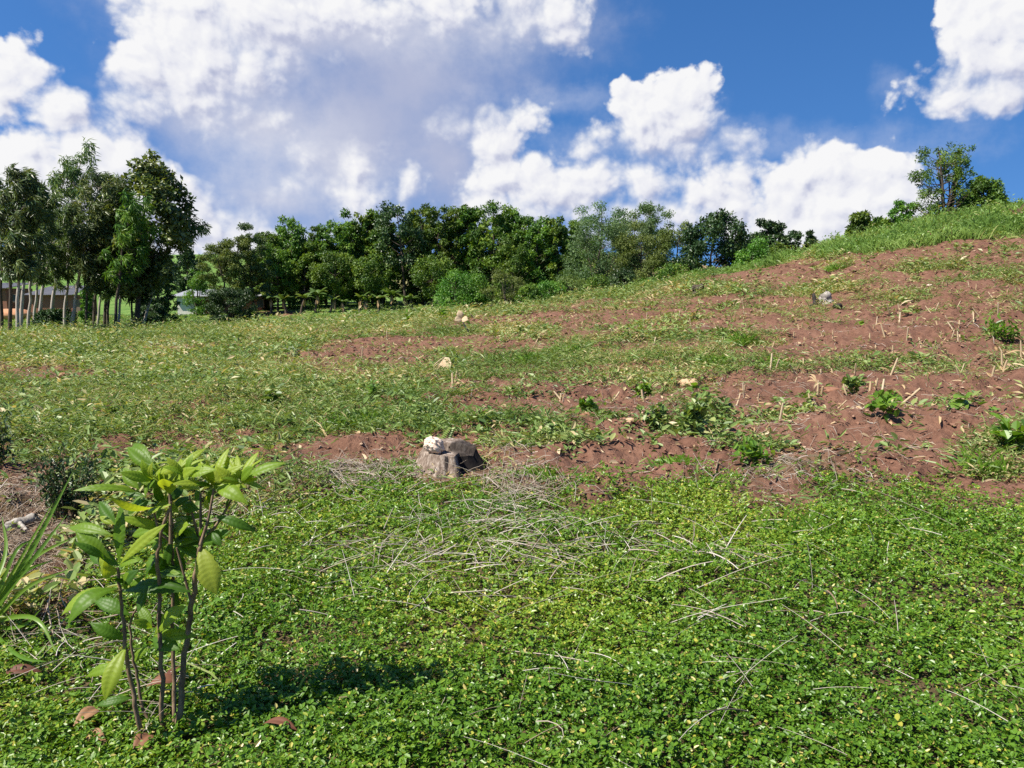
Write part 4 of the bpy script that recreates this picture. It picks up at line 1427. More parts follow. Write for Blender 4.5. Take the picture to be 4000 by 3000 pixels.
def lump(name, label, cat, px, py, w_px, h_px, mat, Y=None, depth=1.0, rough=.18, sub=5, group=None, seed=0, flat=.55, sink=.15, freq=2.0):
    """An irregular lump (stone, clod, mound) sitting on the ground."""
    import bmesh
    b = ground_at(px, py) if Y is None else at(px, py, Y)
    b = on_ground(b[0], b[1])
    ppm = F / b[1]
    w, h = w_px / ppm, h_px / ppm
    bm = bmesh.new()
    bmesh.ops.create_icosphere(bm, subdivisions=sub, radius=1)
    V = np.array([v.co[:] for v in bm.verts])
    Fc = np.array([[v.index for v in f.verts] for f in bm.faces])
    bm.free()
    o_ = seed * 7.31
    d = fbm(V[:, 0] * freq + o_ + V[:, 2] * 1.3, V[:, 1] * freq - o_ + V[:, 2] * .9, 4, 200 + seed, .6) - .5
    d2 = np.abs(fbm(V[:, 0] * freq * 2.2 + V[:, 2] * 2.1 - o_, V[:, 1] * freq * 2.2 + V[:, 2] * 1.7, 4, 230 + seed, .6) - .5)
    V = V * (1 + rough * 2.2 * d - rough * 1.6 * d2)[:, None]
    V = V / np.abs(V).max(0)
    V = V * np.array([w / 2, w / 2 * depth, h / 2]) + np.array([b[0], b[1], b[2] + h * (.5 - sink)])
    a = Acc()
    a.add(V, Fc, .5, 0, True)
    o = a.build(name, mat, None, b)
    return tag(o, label, cat, group)


lump('earth_bank', 'heap of orange earth in front of the brick houses', 'earth bank', 52, 1252, 150, 52, M['earth'], None, .6, .12, 4, seed=3)


# ------------------------------------------------------------------ the sapling in front
def sapling_leaf_mat():
    m, nt, out = new_mat('sapling_leaf')
    t = attr(nt)
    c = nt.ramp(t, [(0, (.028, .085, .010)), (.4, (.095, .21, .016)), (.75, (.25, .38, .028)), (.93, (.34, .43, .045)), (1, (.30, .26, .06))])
    geo = nt.n('ShaderNodeNewGeometry').outputs['Position']
    sp = nt.sstep(nt.noise(geo, 140, 2), .69, .73)
    c = nt.mix(nt.m('MULTIPLY', sp, .6), c, (.05, .035, .012, 1))
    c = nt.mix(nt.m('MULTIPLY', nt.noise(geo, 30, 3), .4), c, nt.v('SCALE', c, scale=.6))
    b = nt.n('ShaderNodeBsdfPrincipled')
    nt.put(b.inputs['Base Color'], c)
    b.inputs['Roughness'].default_value = .46
    b.inputs['Specular IOR Level'].default_value = .35
    tr = nt.n('ShaderNodeBsdfTranslucent')
    nt.put(tr.inputs[0], nt.v('MULTIPLY', c, (1.5, 1.35, .5)))
    mx = nt.n('ShaderNodeMixShader')
    mx.inputs[0].default_value = .50
    nt.t.links.new(b.outputs[0], mx.inputs[1])
    nt.t.links.new(tr.outputs[0], mx.inputs[2])
    nt.t.links.new(mx.outputs[0], out.inputs[0])
    return m


M['sap_leaf'] = sapling_leaf_mat()
M['brown_leaf'] = leaf_mat('dead_brown_leaf', [(0, (.10, .035, .022)), (.5, (.20, .085, .045)), (1, (.36, .20, .10))], .6, .2, (1, .8, .6), spec=.3)


def big_leaf(acc, base, tip, width, tint, sag=.12, fold=.28, ribs=11, normal=None, wave=1.0, nl=20, nw=4, mat=0):
    """One large ribbed leaf from base to tip, arched and folded on its midrib."""
    base, tip = np.asarray(base, float), np.asarray(tip, float)
    L = np.linalg.norm(tip - base)
    T = (tip - base) / L
    Nn = np.array([0, 0, 1.0]) if normal is None else np.asarray(normal, float)
    if abs(T @ Nn) > .96:
        Nn = Nn + np.array([-.5, -.6, 0])
    S = nrm(np.cross(T, Nn)[None])[0]
    U = np.cross(S, T)
    s = np.linspace(0, 1, nl)
    mid_ = base + T * (L * s)[:, None] + U * (sag * L * 4 * s * (1 - s))[:, None]
    prof = np.sin(np.pi * np.clip(s, 0, 1) ** 1.12) ** .95
    prof[0], prof[-1] = .06, .02
    w = width * .5 * prof * (1 + .03 * np.where(np.arange(nl) % 2 == 0, 1, -1) * (s > .12) * (s < .98))
    tt = np.linspace(-1, 1, 2 * nw + 1)
    tw = rng.normal(0, .15)
    ss, ts = np.meshgrid(s, tt, indexing='ij')
    rib = .5 + .5 * np.cos(2 * math.pi * ribs * (ss - .10 * np.abs(ts)))
    h = fold * np.abs(ts) * w[:, None] + wave * .026 * L / ribs * 11 / 3.2 * rib * np.minimum(1, np.abs(ts) * 3) * prof[:, None] * .42
    h = h - .35 * w[:, None] * np.abs(ts) ** 2.5 + tw * ts * w[:, None] * (ss - .3)
    V = mid_[:, None, :] + S * (ts * w[:, None])[..., None] + U * h[..., None]
    m_ = 2 * nw + 1
    i = np.arange(nl - 1)[:, None] * m_ + np.arange(2 * nw)[None]
    f = np.stack([i, i + 1, i + 1 + m_, i + m_], -1).reshape(-1, 4)
    acc.add(V.reshape(-1, 3), f, tint, mat, True)


def make_sapling():
    Y0 = 2.50
    root = ground_at(620, 2890)
    Y0 = root[1]
    t = thing('sapling', 'leafy young fruit tree with several thin brown stems in the near left of the mat', 'sapling', on_ground(root[0], root[1]))

    def A(cx, cy, dy=0.0):      # picture read at 1.276 px per photo px, origin (0, 1700)
        return at(cx / 1.2758, 1700 + cy / 1.2758, Y0 + dy)

    def B(cx, cy, dy=0.0):      # the closer view, origin (250, 1700), scale 2.458
        return at(250 + cx / 2.4578, 1700 + cy / 2.4578, Y0 + dy)

    def stem(pts, r0, r1, dy):
        P = [A(*p, dy * (1 if i else .3)) for i, p in enumerate(pts)]
        P[0][2] = float(ground_z(P[0][0:1], P[0][1:2])[0]) - .03
        a = Acc()
        add_tube(a, P, r0 * .78, r1 * .8, 26, 8, .5, 0, .0022)
        return a

    stems = [
        (stem([(735, 1590), (690, 1420), (640, 1150), (608, 900), (585, 660)], .011, .006, -.06), -.06),
        (stem([(775, 1540), (710, 1340), (665, 1120), (648, 960), (690, 830)], .008, .004, .05), .05),
        (stem([(812, 1500), (806, 1200), (792, 800), (790, 560), (850, 330)], .011, .006, .0), 0.0),
        (stem([(868, 1470), (866, 1150), (862, 800), (862, 560), (850, 300)], .010, .005, .09), .09),
        (stem([(880, 1560), (915, 1180), (950, 880), (985, 640), (1000, 540)], .014, .009, .02), .02),
    ]
    # side branches of the last stem and of the third
    for pts, r, dy in [([(1000, 545), (1000, 430), (1000, 290)], .006, .02), ([(1000, 545), (1040, 410), (1065, 270)], .006, -.02), ([(1000, 550), (1090, 430), (1160, 310)], .006, .03),
                       ([(1000, 545), (960, 400), (945, 300)], .005, .06), ([(950, 820), (915, 690), (880, 560)], .005, .0)]:
        add_tube(stems[4][0], [A(*p, dy) for p in pts], r, r * .6, 9, 7, .5)
    for pts, r, dy in [([(850, 540), (850, 400), (845, 290)], .006, 0.0), ([(850, 530), (790, 470), (760, 330)], .005, .03)]:
        add_tube(stems[2][0], [A(*p, dy) for p in pts], r, r * .6, 9, 7, .5)
    add_tube(stems[0][0], [A(600, 780, -.06), A(560, 770, -.08)], .004, .003, 4, 6, .5)
    objs = [a.build('stem', M['sap_bark'], t) for a, _ in stems]
    # leaves: stem index, base, tip, tint, width share, sag, depth of tip
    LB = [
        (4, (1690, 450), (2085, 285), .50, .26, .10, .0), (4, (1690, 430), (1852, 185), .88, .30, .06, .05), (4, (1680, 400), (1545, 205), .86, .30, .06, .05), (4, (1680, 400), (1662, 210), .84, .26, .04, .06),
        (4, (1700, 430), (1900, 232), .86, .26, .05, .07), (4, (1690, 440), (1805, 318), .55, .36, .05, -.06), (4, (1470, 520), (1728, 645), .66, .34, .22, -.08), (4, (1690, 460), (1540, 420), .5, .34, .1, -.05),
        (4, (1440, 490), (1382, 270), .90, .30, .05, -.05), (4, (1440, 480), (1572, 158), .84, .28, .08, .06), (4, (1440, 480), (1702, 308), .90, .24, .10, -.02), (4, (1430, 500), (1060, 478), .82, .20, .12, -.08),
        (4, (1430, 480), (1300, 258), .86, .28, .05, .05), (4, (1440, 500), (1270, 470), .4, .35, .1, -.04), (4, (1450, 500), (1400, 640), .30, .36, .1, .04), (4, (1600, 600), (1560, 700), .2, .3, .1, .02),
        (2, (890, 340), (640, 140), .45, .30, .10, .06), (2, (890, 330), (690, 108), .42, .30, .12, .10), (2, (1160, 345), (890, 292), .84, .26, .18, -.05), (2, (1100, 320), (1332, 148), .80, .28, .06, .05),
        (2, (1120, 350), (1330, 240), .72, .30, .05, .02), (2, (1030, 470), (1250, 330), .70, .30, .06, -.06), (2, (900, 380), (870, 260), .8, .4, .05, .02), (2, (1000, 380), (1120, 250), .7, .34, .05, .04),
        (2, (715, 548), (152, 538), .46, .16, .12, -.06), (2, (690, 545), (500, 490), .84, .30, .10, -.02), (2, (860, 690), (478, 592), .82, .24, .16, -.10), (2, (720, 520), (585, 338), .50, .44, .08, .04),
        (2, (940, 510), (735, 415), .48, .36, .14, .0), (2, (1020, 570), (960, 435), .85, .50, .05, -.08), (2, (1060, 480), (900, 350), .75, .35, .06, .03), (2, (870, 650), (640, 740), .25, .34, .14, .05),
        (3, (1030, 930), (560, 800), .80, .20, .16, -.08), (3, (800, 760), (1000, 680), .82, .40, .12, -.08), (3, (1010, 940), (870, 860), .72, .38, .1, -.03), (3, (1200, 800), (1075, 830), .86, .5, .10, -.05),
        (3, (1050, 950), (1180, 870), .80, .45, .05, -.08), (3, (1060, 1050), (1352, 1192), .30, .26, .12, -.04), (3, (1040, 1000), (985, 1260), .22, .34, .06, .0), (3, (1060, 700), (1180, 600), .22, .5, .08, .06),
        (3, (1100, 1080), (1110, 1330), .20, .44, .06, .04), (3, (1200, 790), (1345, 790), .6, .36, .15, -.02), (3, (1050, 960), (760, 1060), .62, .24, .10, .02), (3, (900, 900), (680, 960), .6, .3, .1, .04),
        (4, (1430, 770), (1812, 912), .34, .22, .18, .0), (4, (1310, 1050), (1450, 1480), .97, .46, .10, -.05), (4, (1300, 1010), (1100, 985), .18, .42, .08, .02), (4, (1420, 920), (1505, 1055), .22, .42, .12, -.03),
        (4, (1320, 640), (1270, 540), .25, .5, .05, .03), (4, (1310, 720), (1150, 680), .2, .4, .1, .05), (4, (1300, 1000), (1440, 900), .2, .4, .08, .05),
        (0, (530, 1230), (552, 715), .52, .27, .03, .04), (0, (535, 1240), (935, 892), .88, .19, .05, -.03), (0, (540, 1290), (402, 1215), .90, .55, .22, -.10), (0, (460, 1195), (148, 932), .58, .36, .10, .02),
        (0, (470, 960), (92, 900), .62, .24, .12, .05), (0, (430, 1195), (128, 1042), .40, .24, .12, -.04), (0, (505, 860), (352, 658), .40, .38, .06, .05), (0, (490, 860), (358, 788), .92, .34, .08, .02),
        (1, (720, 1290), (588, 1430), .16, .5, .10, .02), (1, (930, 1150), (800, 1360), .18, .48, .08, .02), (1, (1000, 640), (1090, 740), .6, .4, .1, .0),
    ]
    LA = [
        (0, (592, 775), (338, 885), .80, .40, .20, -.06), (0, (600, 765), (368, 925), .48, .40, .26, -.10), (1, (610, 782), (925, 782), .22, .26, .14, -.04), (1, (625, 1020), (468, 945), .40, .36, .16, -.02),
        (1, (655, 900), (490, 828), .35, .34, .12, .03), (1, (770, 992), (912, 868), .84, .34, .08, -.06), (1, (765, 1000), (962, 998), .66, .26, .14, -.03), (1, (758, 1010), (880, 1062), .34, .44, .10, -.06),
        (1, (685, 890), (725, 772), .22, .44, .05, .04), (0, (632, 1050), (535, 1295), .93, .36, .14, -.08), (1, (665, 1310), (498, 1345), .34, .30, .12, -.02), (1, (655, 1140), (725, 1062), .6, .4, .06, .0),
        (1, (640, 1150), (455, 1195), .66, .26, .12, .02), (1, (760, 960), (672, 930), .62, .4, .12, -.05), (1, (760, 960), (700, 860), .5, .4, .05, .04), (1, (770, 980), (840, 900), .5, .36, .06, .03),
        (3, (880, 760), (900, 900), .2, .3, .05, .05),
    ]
    accs = [Acc() for _ in stems]
    fn_b = B
    for tab, fn in ((LB, B), (LA, A)):
        for si, b, p, tint, wd, sag, dt in tab:
            dy = stems[si][1] + rng.normal(0, .015)
            bp, tp = fn(*b, dy), fn(*p, dy + dt)
            tp = bp + (tp - bp) * 1.12
            L = np.linalg.norm(tp - bp)
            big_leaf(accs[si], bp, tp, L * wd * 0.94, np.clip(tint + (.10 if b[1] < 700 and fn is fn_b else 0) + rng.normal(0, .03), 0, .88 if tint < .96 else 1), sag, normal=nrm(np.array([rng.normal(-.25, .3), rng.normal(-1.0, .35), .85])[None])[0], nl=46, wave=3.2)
    ROS = [(4, 1690, 440, 7), (4, 1440, 490, 8), (2, 1000, 480, 8), (2, 860, 400, 7), (3, 1100, 480, 6), (3, 1040, 950, 6), (4, 1310, 1020, 5), (0, 535, 1230, 3), (1, 900, 1330, 5), (3, 1060, 1250, 5), (0, 620, 1450, 4), (2, 780, 560, 5), (2, 1180, 380, 6), (4, 1560, 420, 4), (3, 960, 640, 5)]
    for si, cx, cy_, k in ROS:
        for q in range(k):
            an = rng.uniform(-.25, math.pi + .25) if rng.random() < .8 else rng.uniform(0, 6.28)
            ln = rng.uniform(170, 330)
            dy = stems[si][1]
            bp = fn_b(cx, cy_ + rng.uniform(-20, 50), dy)
            tp = fn_b(cx + math.cos(an) * ln, cy_ - math.sin(an) * ln * .75, dy + rng.uniform(-.07, .10))
            L = np.linalg.norm(tp - bp)
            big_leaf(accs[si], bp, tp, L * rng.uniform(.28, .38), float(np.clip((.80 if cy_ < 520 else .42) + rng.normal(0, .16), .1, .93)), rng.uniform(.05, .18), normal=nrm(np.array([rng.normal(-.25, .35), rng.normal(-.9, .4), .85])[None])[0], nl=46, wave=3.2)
    for a, o in zip(accs, objs):
        if a.v:
            a.build('leaves', M['sap_leaf'], o)


make_sapling()


# ------------------------------------------------------------------ stump with the rock
def stump_mat():
    m, nt, out = new_mat('weathered_stump')
    tcn = nt.n('ShaderNodeTexCoord').outputs['Object']
    v = nt.v('MULTIPLY', tcn, (1, 1, .12))
    n1 = nt.noise(v, 26, 6, .7)
    n2 = nt.noise(tcn, 7, 4, .6)
    c = nt.ramp(n1, [(.32, (.035, .027, .022)), (.47, (.17, .125, .095)), (.58, (.31, .25, .20)), (.72, (.55, .49, .43))])
    c = nt.mix(nt.m('MULTIPLY', nt.sstep(n2, .5, .7), .55), c, (.13, .085, .055, 1))
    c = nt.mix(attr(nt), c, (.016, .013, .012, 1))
    b = nt.n('ShaderNodeBsdfPrincipled')
    nt.put(b.inputs['Base Color'], c)
    b.inputs['Roughness'].default_value = .9
    b.inputs['Specular IOR Level'].default_value = .2
    bp = nt.n('ShaderNodeBump')
    bp.inputs['Strength'].default_value = .9
    bp.inputs['Distance'].default_value = .012
    nt.put(bp.inputs['Height'], n1)
    nt.t.links.new(bp.outputs[0], b.inputs['Normal'])
    nt.t.links.new(b.outputs[0], out.inputs[0])
    return m


def make_stump():
    g = ground_at(1748, 1880)
    c = on_ground(g[0], g[1] + .20)
    t = thing('tree_stump', 'old grey tree stump with a dark hollow side between mat and field', 'tree stump', c)
    nt_, nh = 120, 26
    th = np.arange(nt_) * 2 * math.pi / nt_
    hh = np.linspace(0, 1, nh)
    H = .27
    TH, HH = np.meshgrid(th, hh)
    R = .22 + .26 * (1 - HH) ** 1.25
    rid = fbm(np.cos(TH) * 3.2 + 9 + HH * .25, np.sin(TH) * 3.2 + HH * .25, 3, 301) - .5
    rid2 = np.abs(fbm(np.cos(TH) * 9 + HH * .5, np.sin(TH) * 9 - HH * .3, 3, 303) - .5)
    lob = .5 + .5 * np.cos(TH * 5 + .6)
    R = R * (1 + .26 * rid - .26 * rid2 + .14 * lob * (1 - HH) ** 2)
    # hollow towards the right and the front
    dth = np.abs((TH - math.radians(-42) + math.pi) % (2 * math.pi) - math.pi)
    hol = np.exp(-(dth / .42) ** 2) * smooth(HH, .06, .35)
    R = R * (1 - .42 * hol)
    # the far side stands taller than the near side
    cut = .80 + .20 * smooth(np.sin(TH), -.15, .15) - .10 * smooth(np.cos(TH), .3, .9)
    cut = cut + .05 * (fbm(np.cos(TH) * 5, np.sin(TH) * 5, 3, 305) - .5) * 2
    X, Yy, Z = c[0] + R * np.cos(TH), c[1] + R * np.sin(TH), c[2] - .16 + (H + .16) * HH * (cut * (H + .05) + .11) / (H + .16)
    V = np.stack([X, Yy, Z], -1).reshape(-1, 3)
    i = np.arange(nh - 1)[:, None] * nt_ + np.arange(nt_)[None]
    j = np.arange(nh - 1)[:, None] * nt_ + (np.arange(nt_)[None] + 1) % nt_
    f = np.stack([i, j, j + nt_, i + nt_], -1).reshape(-1, 4)
    dark_mix = np.clip(hol * 1.5 + smooth(np.cos(TH), .45, .95) * .85, 0, 1)[:-1].ravel()  # near-black mixed into the hollow and the right side
    a = Acc()
    a.add(V, f, dark_mix, 0, True)
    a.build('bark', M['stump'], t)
    # cut face: rings with the step across it
    nr_ = 14
    top = []
    rr_ = np.linspace(1, .02, nr_)
    for q in rr_:
        x, y = R[-1] * np.cos(th) * q, R[-1] * np.sin(th) * q
        ct = .80 + .20 * smooth(y / .235 / max(q, .25), -.15, .15) * (1 if q > .0 else 0)
        ct = .80 + .20 * smooth(y, -.02, .02) - .10 * smooth(x / .235, .3, .9)
        if q == 1:
            z = Z[-1]
        else:
            z = c[2] - .05 + (H + .05) * (ct + .05 * (fbm(x * 20, y * 20, 3, 307) - .5))
        top.append(np.stack([c[0] + x, c[1] + y, z], 1))
    Vt = np.concatenate(top)
    i = np.arange(nr_ - 1)[:, None] * nt_ + np.arange(nt_)[None]
    j = np.arange(nr_ - 1)[:, None] * nt_ + (np.arange(nt_)[None] + 1) % nt_
    ft = np.stack([i, j, j + nt_, i + nt_], -1).reshape(-1, 4)
    a = Acc()
    bx = np.broadcast_to(smooth(np.cos(th), .2, .8)[None] * .8, (nr_ - 1, nt_)).ravel()  # cut face turns darker towards the right
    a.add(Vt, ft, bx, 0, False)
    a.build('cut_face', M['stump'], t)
    return c, H


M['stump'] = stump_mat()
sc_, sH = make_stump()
M['rock'] = solid_mat('pinkish_rock', (.58, .40, .29), (.70, .55, .44), 18, rough=.9, bump=.35, bump_scale=30, c3=(.66, .50, .39), dist=.008)


def lump_at(name, label, cat, pos, w, d_, h, mat, rough=.2, sub=5, group=None, seed=0, freq=2.0, yaw=0.0):
    import bmesh
    bm = bmesh.new()
    bmesh.ops.create_icosphere(bm, subdivisions=sub, radius=1)
    V = np.array([v.co[:] for v in bm.verts])
    Fc = np.array([[v.index for v in f.verts] for f in bm.faces])
    bm.free()
    o_ = seed * 7.31
    n1 = fbm(V[:, 0] * freq + o_ + V[:, 2] * 1.3, V[:, 1] * freq - o_ + V[:, 2] * .9, 4, 400 + seed, .6) - .5
    n2 = np.abs(fbm(V[:, 0] * freq * 2.4 + V[:, 2] * 2.1 - o_, V[:, 1] * freq * 2.4 + V[:, 2] * 1.7, 2, 430 + seed, .5) - .5)
    V = V * (1 + rough * 2.6 * n1 - rough * 0.7 * n2)[:, None]
    V = V / np.abs(V).max(0)
    V = V * np.array([w / 2, d_ / 2, h / 2])
    ca, sa = math.cos(yaw), math.sin(yaw)
    V = V @ np.array([[ca, sa, 0], [-sa, ca, 0], [0, 0, 1]])
    V = V + np.asarray(pos) + np.array([0, 0, h / 2])
    a = Acc()
    a.add(V, Fc, .5, 0, True)
    return tag(a.build(name, mat, None, pos), label, cat, group)


rk = at(1700, 1738, sc_[1] - .10)
rk[2] = sc_[2] - .05 + (sH + .05) * .80 - .012
lump_at('rock', 'pitted pinkish white rock lying on the tree stump', 'rock', rk,     .195, .16, .160, M['rock'], .30, 6, None, 2, 1.5)

# a small fern growing behind the stump
fa = Acc()
fb = on_ground(sc_[0] - .06, sc_[1] + .36)
ft_ = thing('fern', 'small yellowish fern frond standing behind the rock on the stump', 'fern', fb)
fax = spline([fb, fb + np.array([0, .02, .20]), fb + np.array([.05, 0, .33])], 16)
add_tube(fa, list(fax), .004, .002, 12, 5, .3)
for i_ in range(4, 16):
    for sgn in (-1, 1):
        leaf_cards(fa, fax[i_][None], np.array([[sgn, -.1, .45]]), np.array([[0, -1., .6]]), .085 * (1.25 - i_ / 18), .020, .8, 0, 'oval', .1, .1)
fa.build('frond', M['grass'], ft_)


# ------------------------------------------------------------------ plants round the mat
def blade_clump(name, label, cat, base, tips, width, mat, group=None, Yt=None):
    """Long arching grass leaves; each tip given as a point, with an optional middle point."""
    t = thing(name, label, cat, base, group)
    for tip in tips:
        mid_, tp, w = tip
        a = Acc()
        P = spline([base + rng.normal(0, .02, 3) * np.array([1, 1, 0]), mid_, tp], 18)
        T = nrm(np.gradient(P, axis=0))
        S = nrm(np.cross(T, np.array([.25, -1.0, .35])))
        U = np.cross(S, T)
        s = np.linspace(0, 1, 18)
        wd = w * np.minimum(1, .55 + s * 2) * (1 - s ** 3) * .5 + .0006
        V = np.concatenate([P - S * wd[:, None] + U * wd[:, None] * .4, P, P + S * wd[:, None] + U * wd[:, None] * .4])
        f = [[i, i + 1, i + 19, i + 18] for i in range(17)] + [[i + 18, i + 19, i + 37, i + 36] for i in range(17)]
        a.add(V, f, float(np.clip(rng.normal(.55, .15), 0, .9)), 0, True)
        a.build('blade', mat, t)
    return t


M['lush'] = leaf_mat('lush_blade', [(0, (.06, .15, .014)), (.5, (.14, .27, .026)), (1, (.25, .38, .05))], .38, .45, spec=.5)
gb = ground_at(-70, 2540)
Yg = gb[1]
gb = on_ground(gb[0], gb[1])


def GT(cx, cy, dy=0.0):       # view with origin (0,1750), scale 1.12
    return at(cx / 1.12, 1750 + cy / 1.12, Yg + dy)


blade_clump('grass_clump', 'clump of long bright grass blades at the edge beside the sapling', 'grass clump', gb, [
    (GT(110, 500), GT(322, 98, .1), .026), (GT(100, 470, .05), GT(232, 240, .12), .014), (GT(120, 520, -.05), GT(292, 292, .05), .020), (GT(130, 500), GT(350, 378, .05), .018),
    (GT(60, 470, .1), GT(148, 395, .2), .016), (GT(120, 610, -.1), GT(320, 525, -.05), .016), (GT(140, 740, -.15), GT(250, 900, -.25), .018), (GT(90, 560, .05), GT(235, 488, .1), .018),
    (GT(80, 905, -.3), GT(205, 935, -.4), .016), (GT(20, 480, .2), GT(10, 300, .3), .018), (GT(-60, 500, .1), GT(-120, 300, .1), .02), (GT(90, 780, -.1), GT(180, 705, -.1), .014)], .02, M['lush'])


def small_shrub(name, label, px, py, h, w, mat, n, L, Wd, nstem=9, group=None, cat='shrub'):
    g = ground_at(px, py)
    b = on_ground(g[0], g[1])
    t = thing(name, label, cat, b, group)
    a, l = Acc(), Acc()
    for q in range(nstem):
        an, rd = rng.random() * 6.28, w * rng.random() ** .6
        tip = b + np.array([math.cos(an) * rd, math.sin(an) * rd, h * rng.uniform(.65, 1.05)])
        P = add_tube(a, [b + np.array([math.cos(an), math.sin(an), 0]) * w * .15, b * .5 + tip * .5 + rng.normal(0, .02, 3), tip], .004 + .004 * h, .0015, 12, 5, rng.random())
        k = n // nstem
        s = rng.uniform(.3, 1.0, k)
        idx = np.clip((s * 11).astype(int), 0, 11)
        Pl = P[idx] + rng.normal(0, w * .16, (k, 3))
        T = nrm(rand_dirs(k) + np.array([0, 0, .5]))
        leaf_cards(l, Pl, T, nrm(rand_dirs(k) * .6 + np.array([0, 0, 1.])), L * rng.uniform(.7, 1.3, k), Wd * rng.uniform(.7, 1.3, k), np.clip(rng.normal(.4, .2, k), 0, 1), 0, 'oval', .25, .25)
    a.build('stems', M['sap_bark'], t)
    l.build('leaves', mat, t)
    return t


small_shrub('shrub', 'small dark fine leaved shrub behind the sapling, rooted in straw', 262, 2085, .50, .22, M['tree_dark'], 1500, .034, .013, 14)
small_shrub('shrub', 'low dark shrub touching the picture edge above the straw', -20, 1880, .42, .26, M['tree_dark'], 700, .045, .018, 10)

WEEDS = [  # px, py, height, spread, leaf length, width, leaves, material, label
    (2685, 1715, .42, .22, .085, .055, 210, 'weed', 'tall leafy weed standing alone right of the bare soil behind the stump'),
    (2560, 1690, .26, .16, .075, .05, 120, 'weed', 'knee high weed just left of the tall leafy one'),
    (2725, 1590, .26, .09, .15, .10, 9, 'lush', 'young plant with three large dark leaves above the tall leafy weed'),
    (2520, 1560, .22, .16, .08, .05, 100, 'lush', 'bright leafy weed on the near side of the long green grass patch'),
    (2300, 1640, .22, .14, .09, .055, 70, 'lush', 'weed with broad light leaves between bare soil and the stump'),
    (1070, 1615, .28, .18, .10, .06, 110, 'weed', 'dark broad leaved weed in the left field'),
    (480, 1660, .24, .18, .09, .05, 100, 'weed', 'spreading weed behind the top of the sapling'),
    (1450, 1600, .30, .10, .09, .05, 60, 'lush', 'upright light green weed left of the rock'),
    (3470, 1630, .16, .22, .07, .045, 120, 'lush', 'round leaved weed on the red soil of the hill foot'),
    (3330, 1560, .20, .18, .09, .05, 90, 'weed', 'low weed beside the torn corn stalk'),
    (3350, 1310, .20, .06, .14, .10, 7, 'lush', 'seedling with one big light leaf on the bare hillside'),
    (3430, 1700, .18, .13, .11, .07, 30, 'lush', 'pale leaved weed at the lower rim of the smooth red soil'),
    (3960, 1790, .24, .20, .12, .09, 50, 'lush', 'weed with broad pale leaves at the right border'),
    (2960, 1850, .12, .22, .07, .035, 130, 'lush', 'low creeping weed across the middle of the red soil'),
    (3930, 1350, .34, .34, .10, .035, 220, 'lush', 'green weed clump at the right border on the slope'),
    (2110, 1745, .18, .14, .07, .045, 80, 'weed', 'low weed just right of the stump'),
    (1730, 1262, .62, .16, .34, .10, 24, 'lush', 'light green seedling with upright leaves near the fallen log'),
    (1592, 1285, .62, .12, .30, .09, 18, 'lush', 'yellowish seedling left of the light green upright one'),
    (3972, 880, .55, .25, .34, .16, 16, 'husk', 'yellow broad leaved plant in the hill grass at the border'),
    (3630, 935, .34, .12, .12, .07, 26, 'tree_grey', 'small whitish leaved plant on the bare strip near the crest'),
]
for px_, py_, h_, w_, L_, wd_, n_, mt_, lab in WEEDS:
    small_shrub('weed_plant', lab, px_, py_, h_, w_, M[mt_], n_, L_, wd_, 5, 'single weeds standing in the field', 'weed')

TUFTS = [(3830, 1850, .34, 'M', 'lush grass tuft at the lower right border of the red soil'), (2095, 1905, .22, 'M', 'small green grass tuft in the straw right of the stump'),
         (3110, 2105, .30, 'M', 'lone upright grass tuft standing in the ground cover mat'), (2900, 1385, .45, 'M', 'thick grass tuft on the hill slope'), (2060, 1440, .42, 'M', 'dense grass tuft in the long green patch'),
         (2230, 1400, .40, 'M', 'tall tuft at the top of the long green patch'), (650, 1480, .36, 'M', 'grass tuft in the pale left part of the field'), (1330, 1700, .28, 'M', 'bright grass tuft left of the stump'),
         (1480, 1690, .26, 'M', 'grass tuft close beside the stump'), (3260, 1060, .5, 'M', 'wide grass tuft low on the hill crest'), (2650, 1840, .20, 'M', 'short grass tuft on the soil edge'), (940, 1640, .3, 'M', 'grass tuft leaning over bare soil in the left field'),
         (3020, 1440, .36, 'M', 'bright green tuft at the right end of the long green patch'), (2790, 1450, .36, 'M', 'long bladed tuft beside the dry clod on the slope')]
for px_, py_, h_, _, lab in TUFTS:
    g_ = ground_at(px_, py_)
    b_ = on_ground(g_[0], g_[1])
    t_ = thing('grass_tuft', lab, 'grass tuft', b_, 'grass tufts')
    a_ = Acc()
    n_ = 110
    an_ = rng.random(n_) * 6.28
    el_ = rng.uniform(.5, 1.45, n_)
    T_ = np.stack([np.cos(an_) * np.cos(el_), np.sin(an_) * np.cos(el_), np.sin(el_)], 1)
    Pb = b_ + np.concatenate([rng.normal(0, .07 + .1 * h_, (n_, 2)), np.zeros((n_, 1))], 1)
    leaf_cards(a_, Pb, T_, np.stack([np.cos(an_ + 1.3), np.sin(an_ + 1.3), np.full(n_, .9)], 1), h_ * rng.uniform(.6, 1.2, n_), .008 + .0009 * b_[1], np.clip(rng.normal(.5, .18, n_), 0, .9), 0, 'blade', 0, .45)
    a_.build('blades', M['lush'], t_)


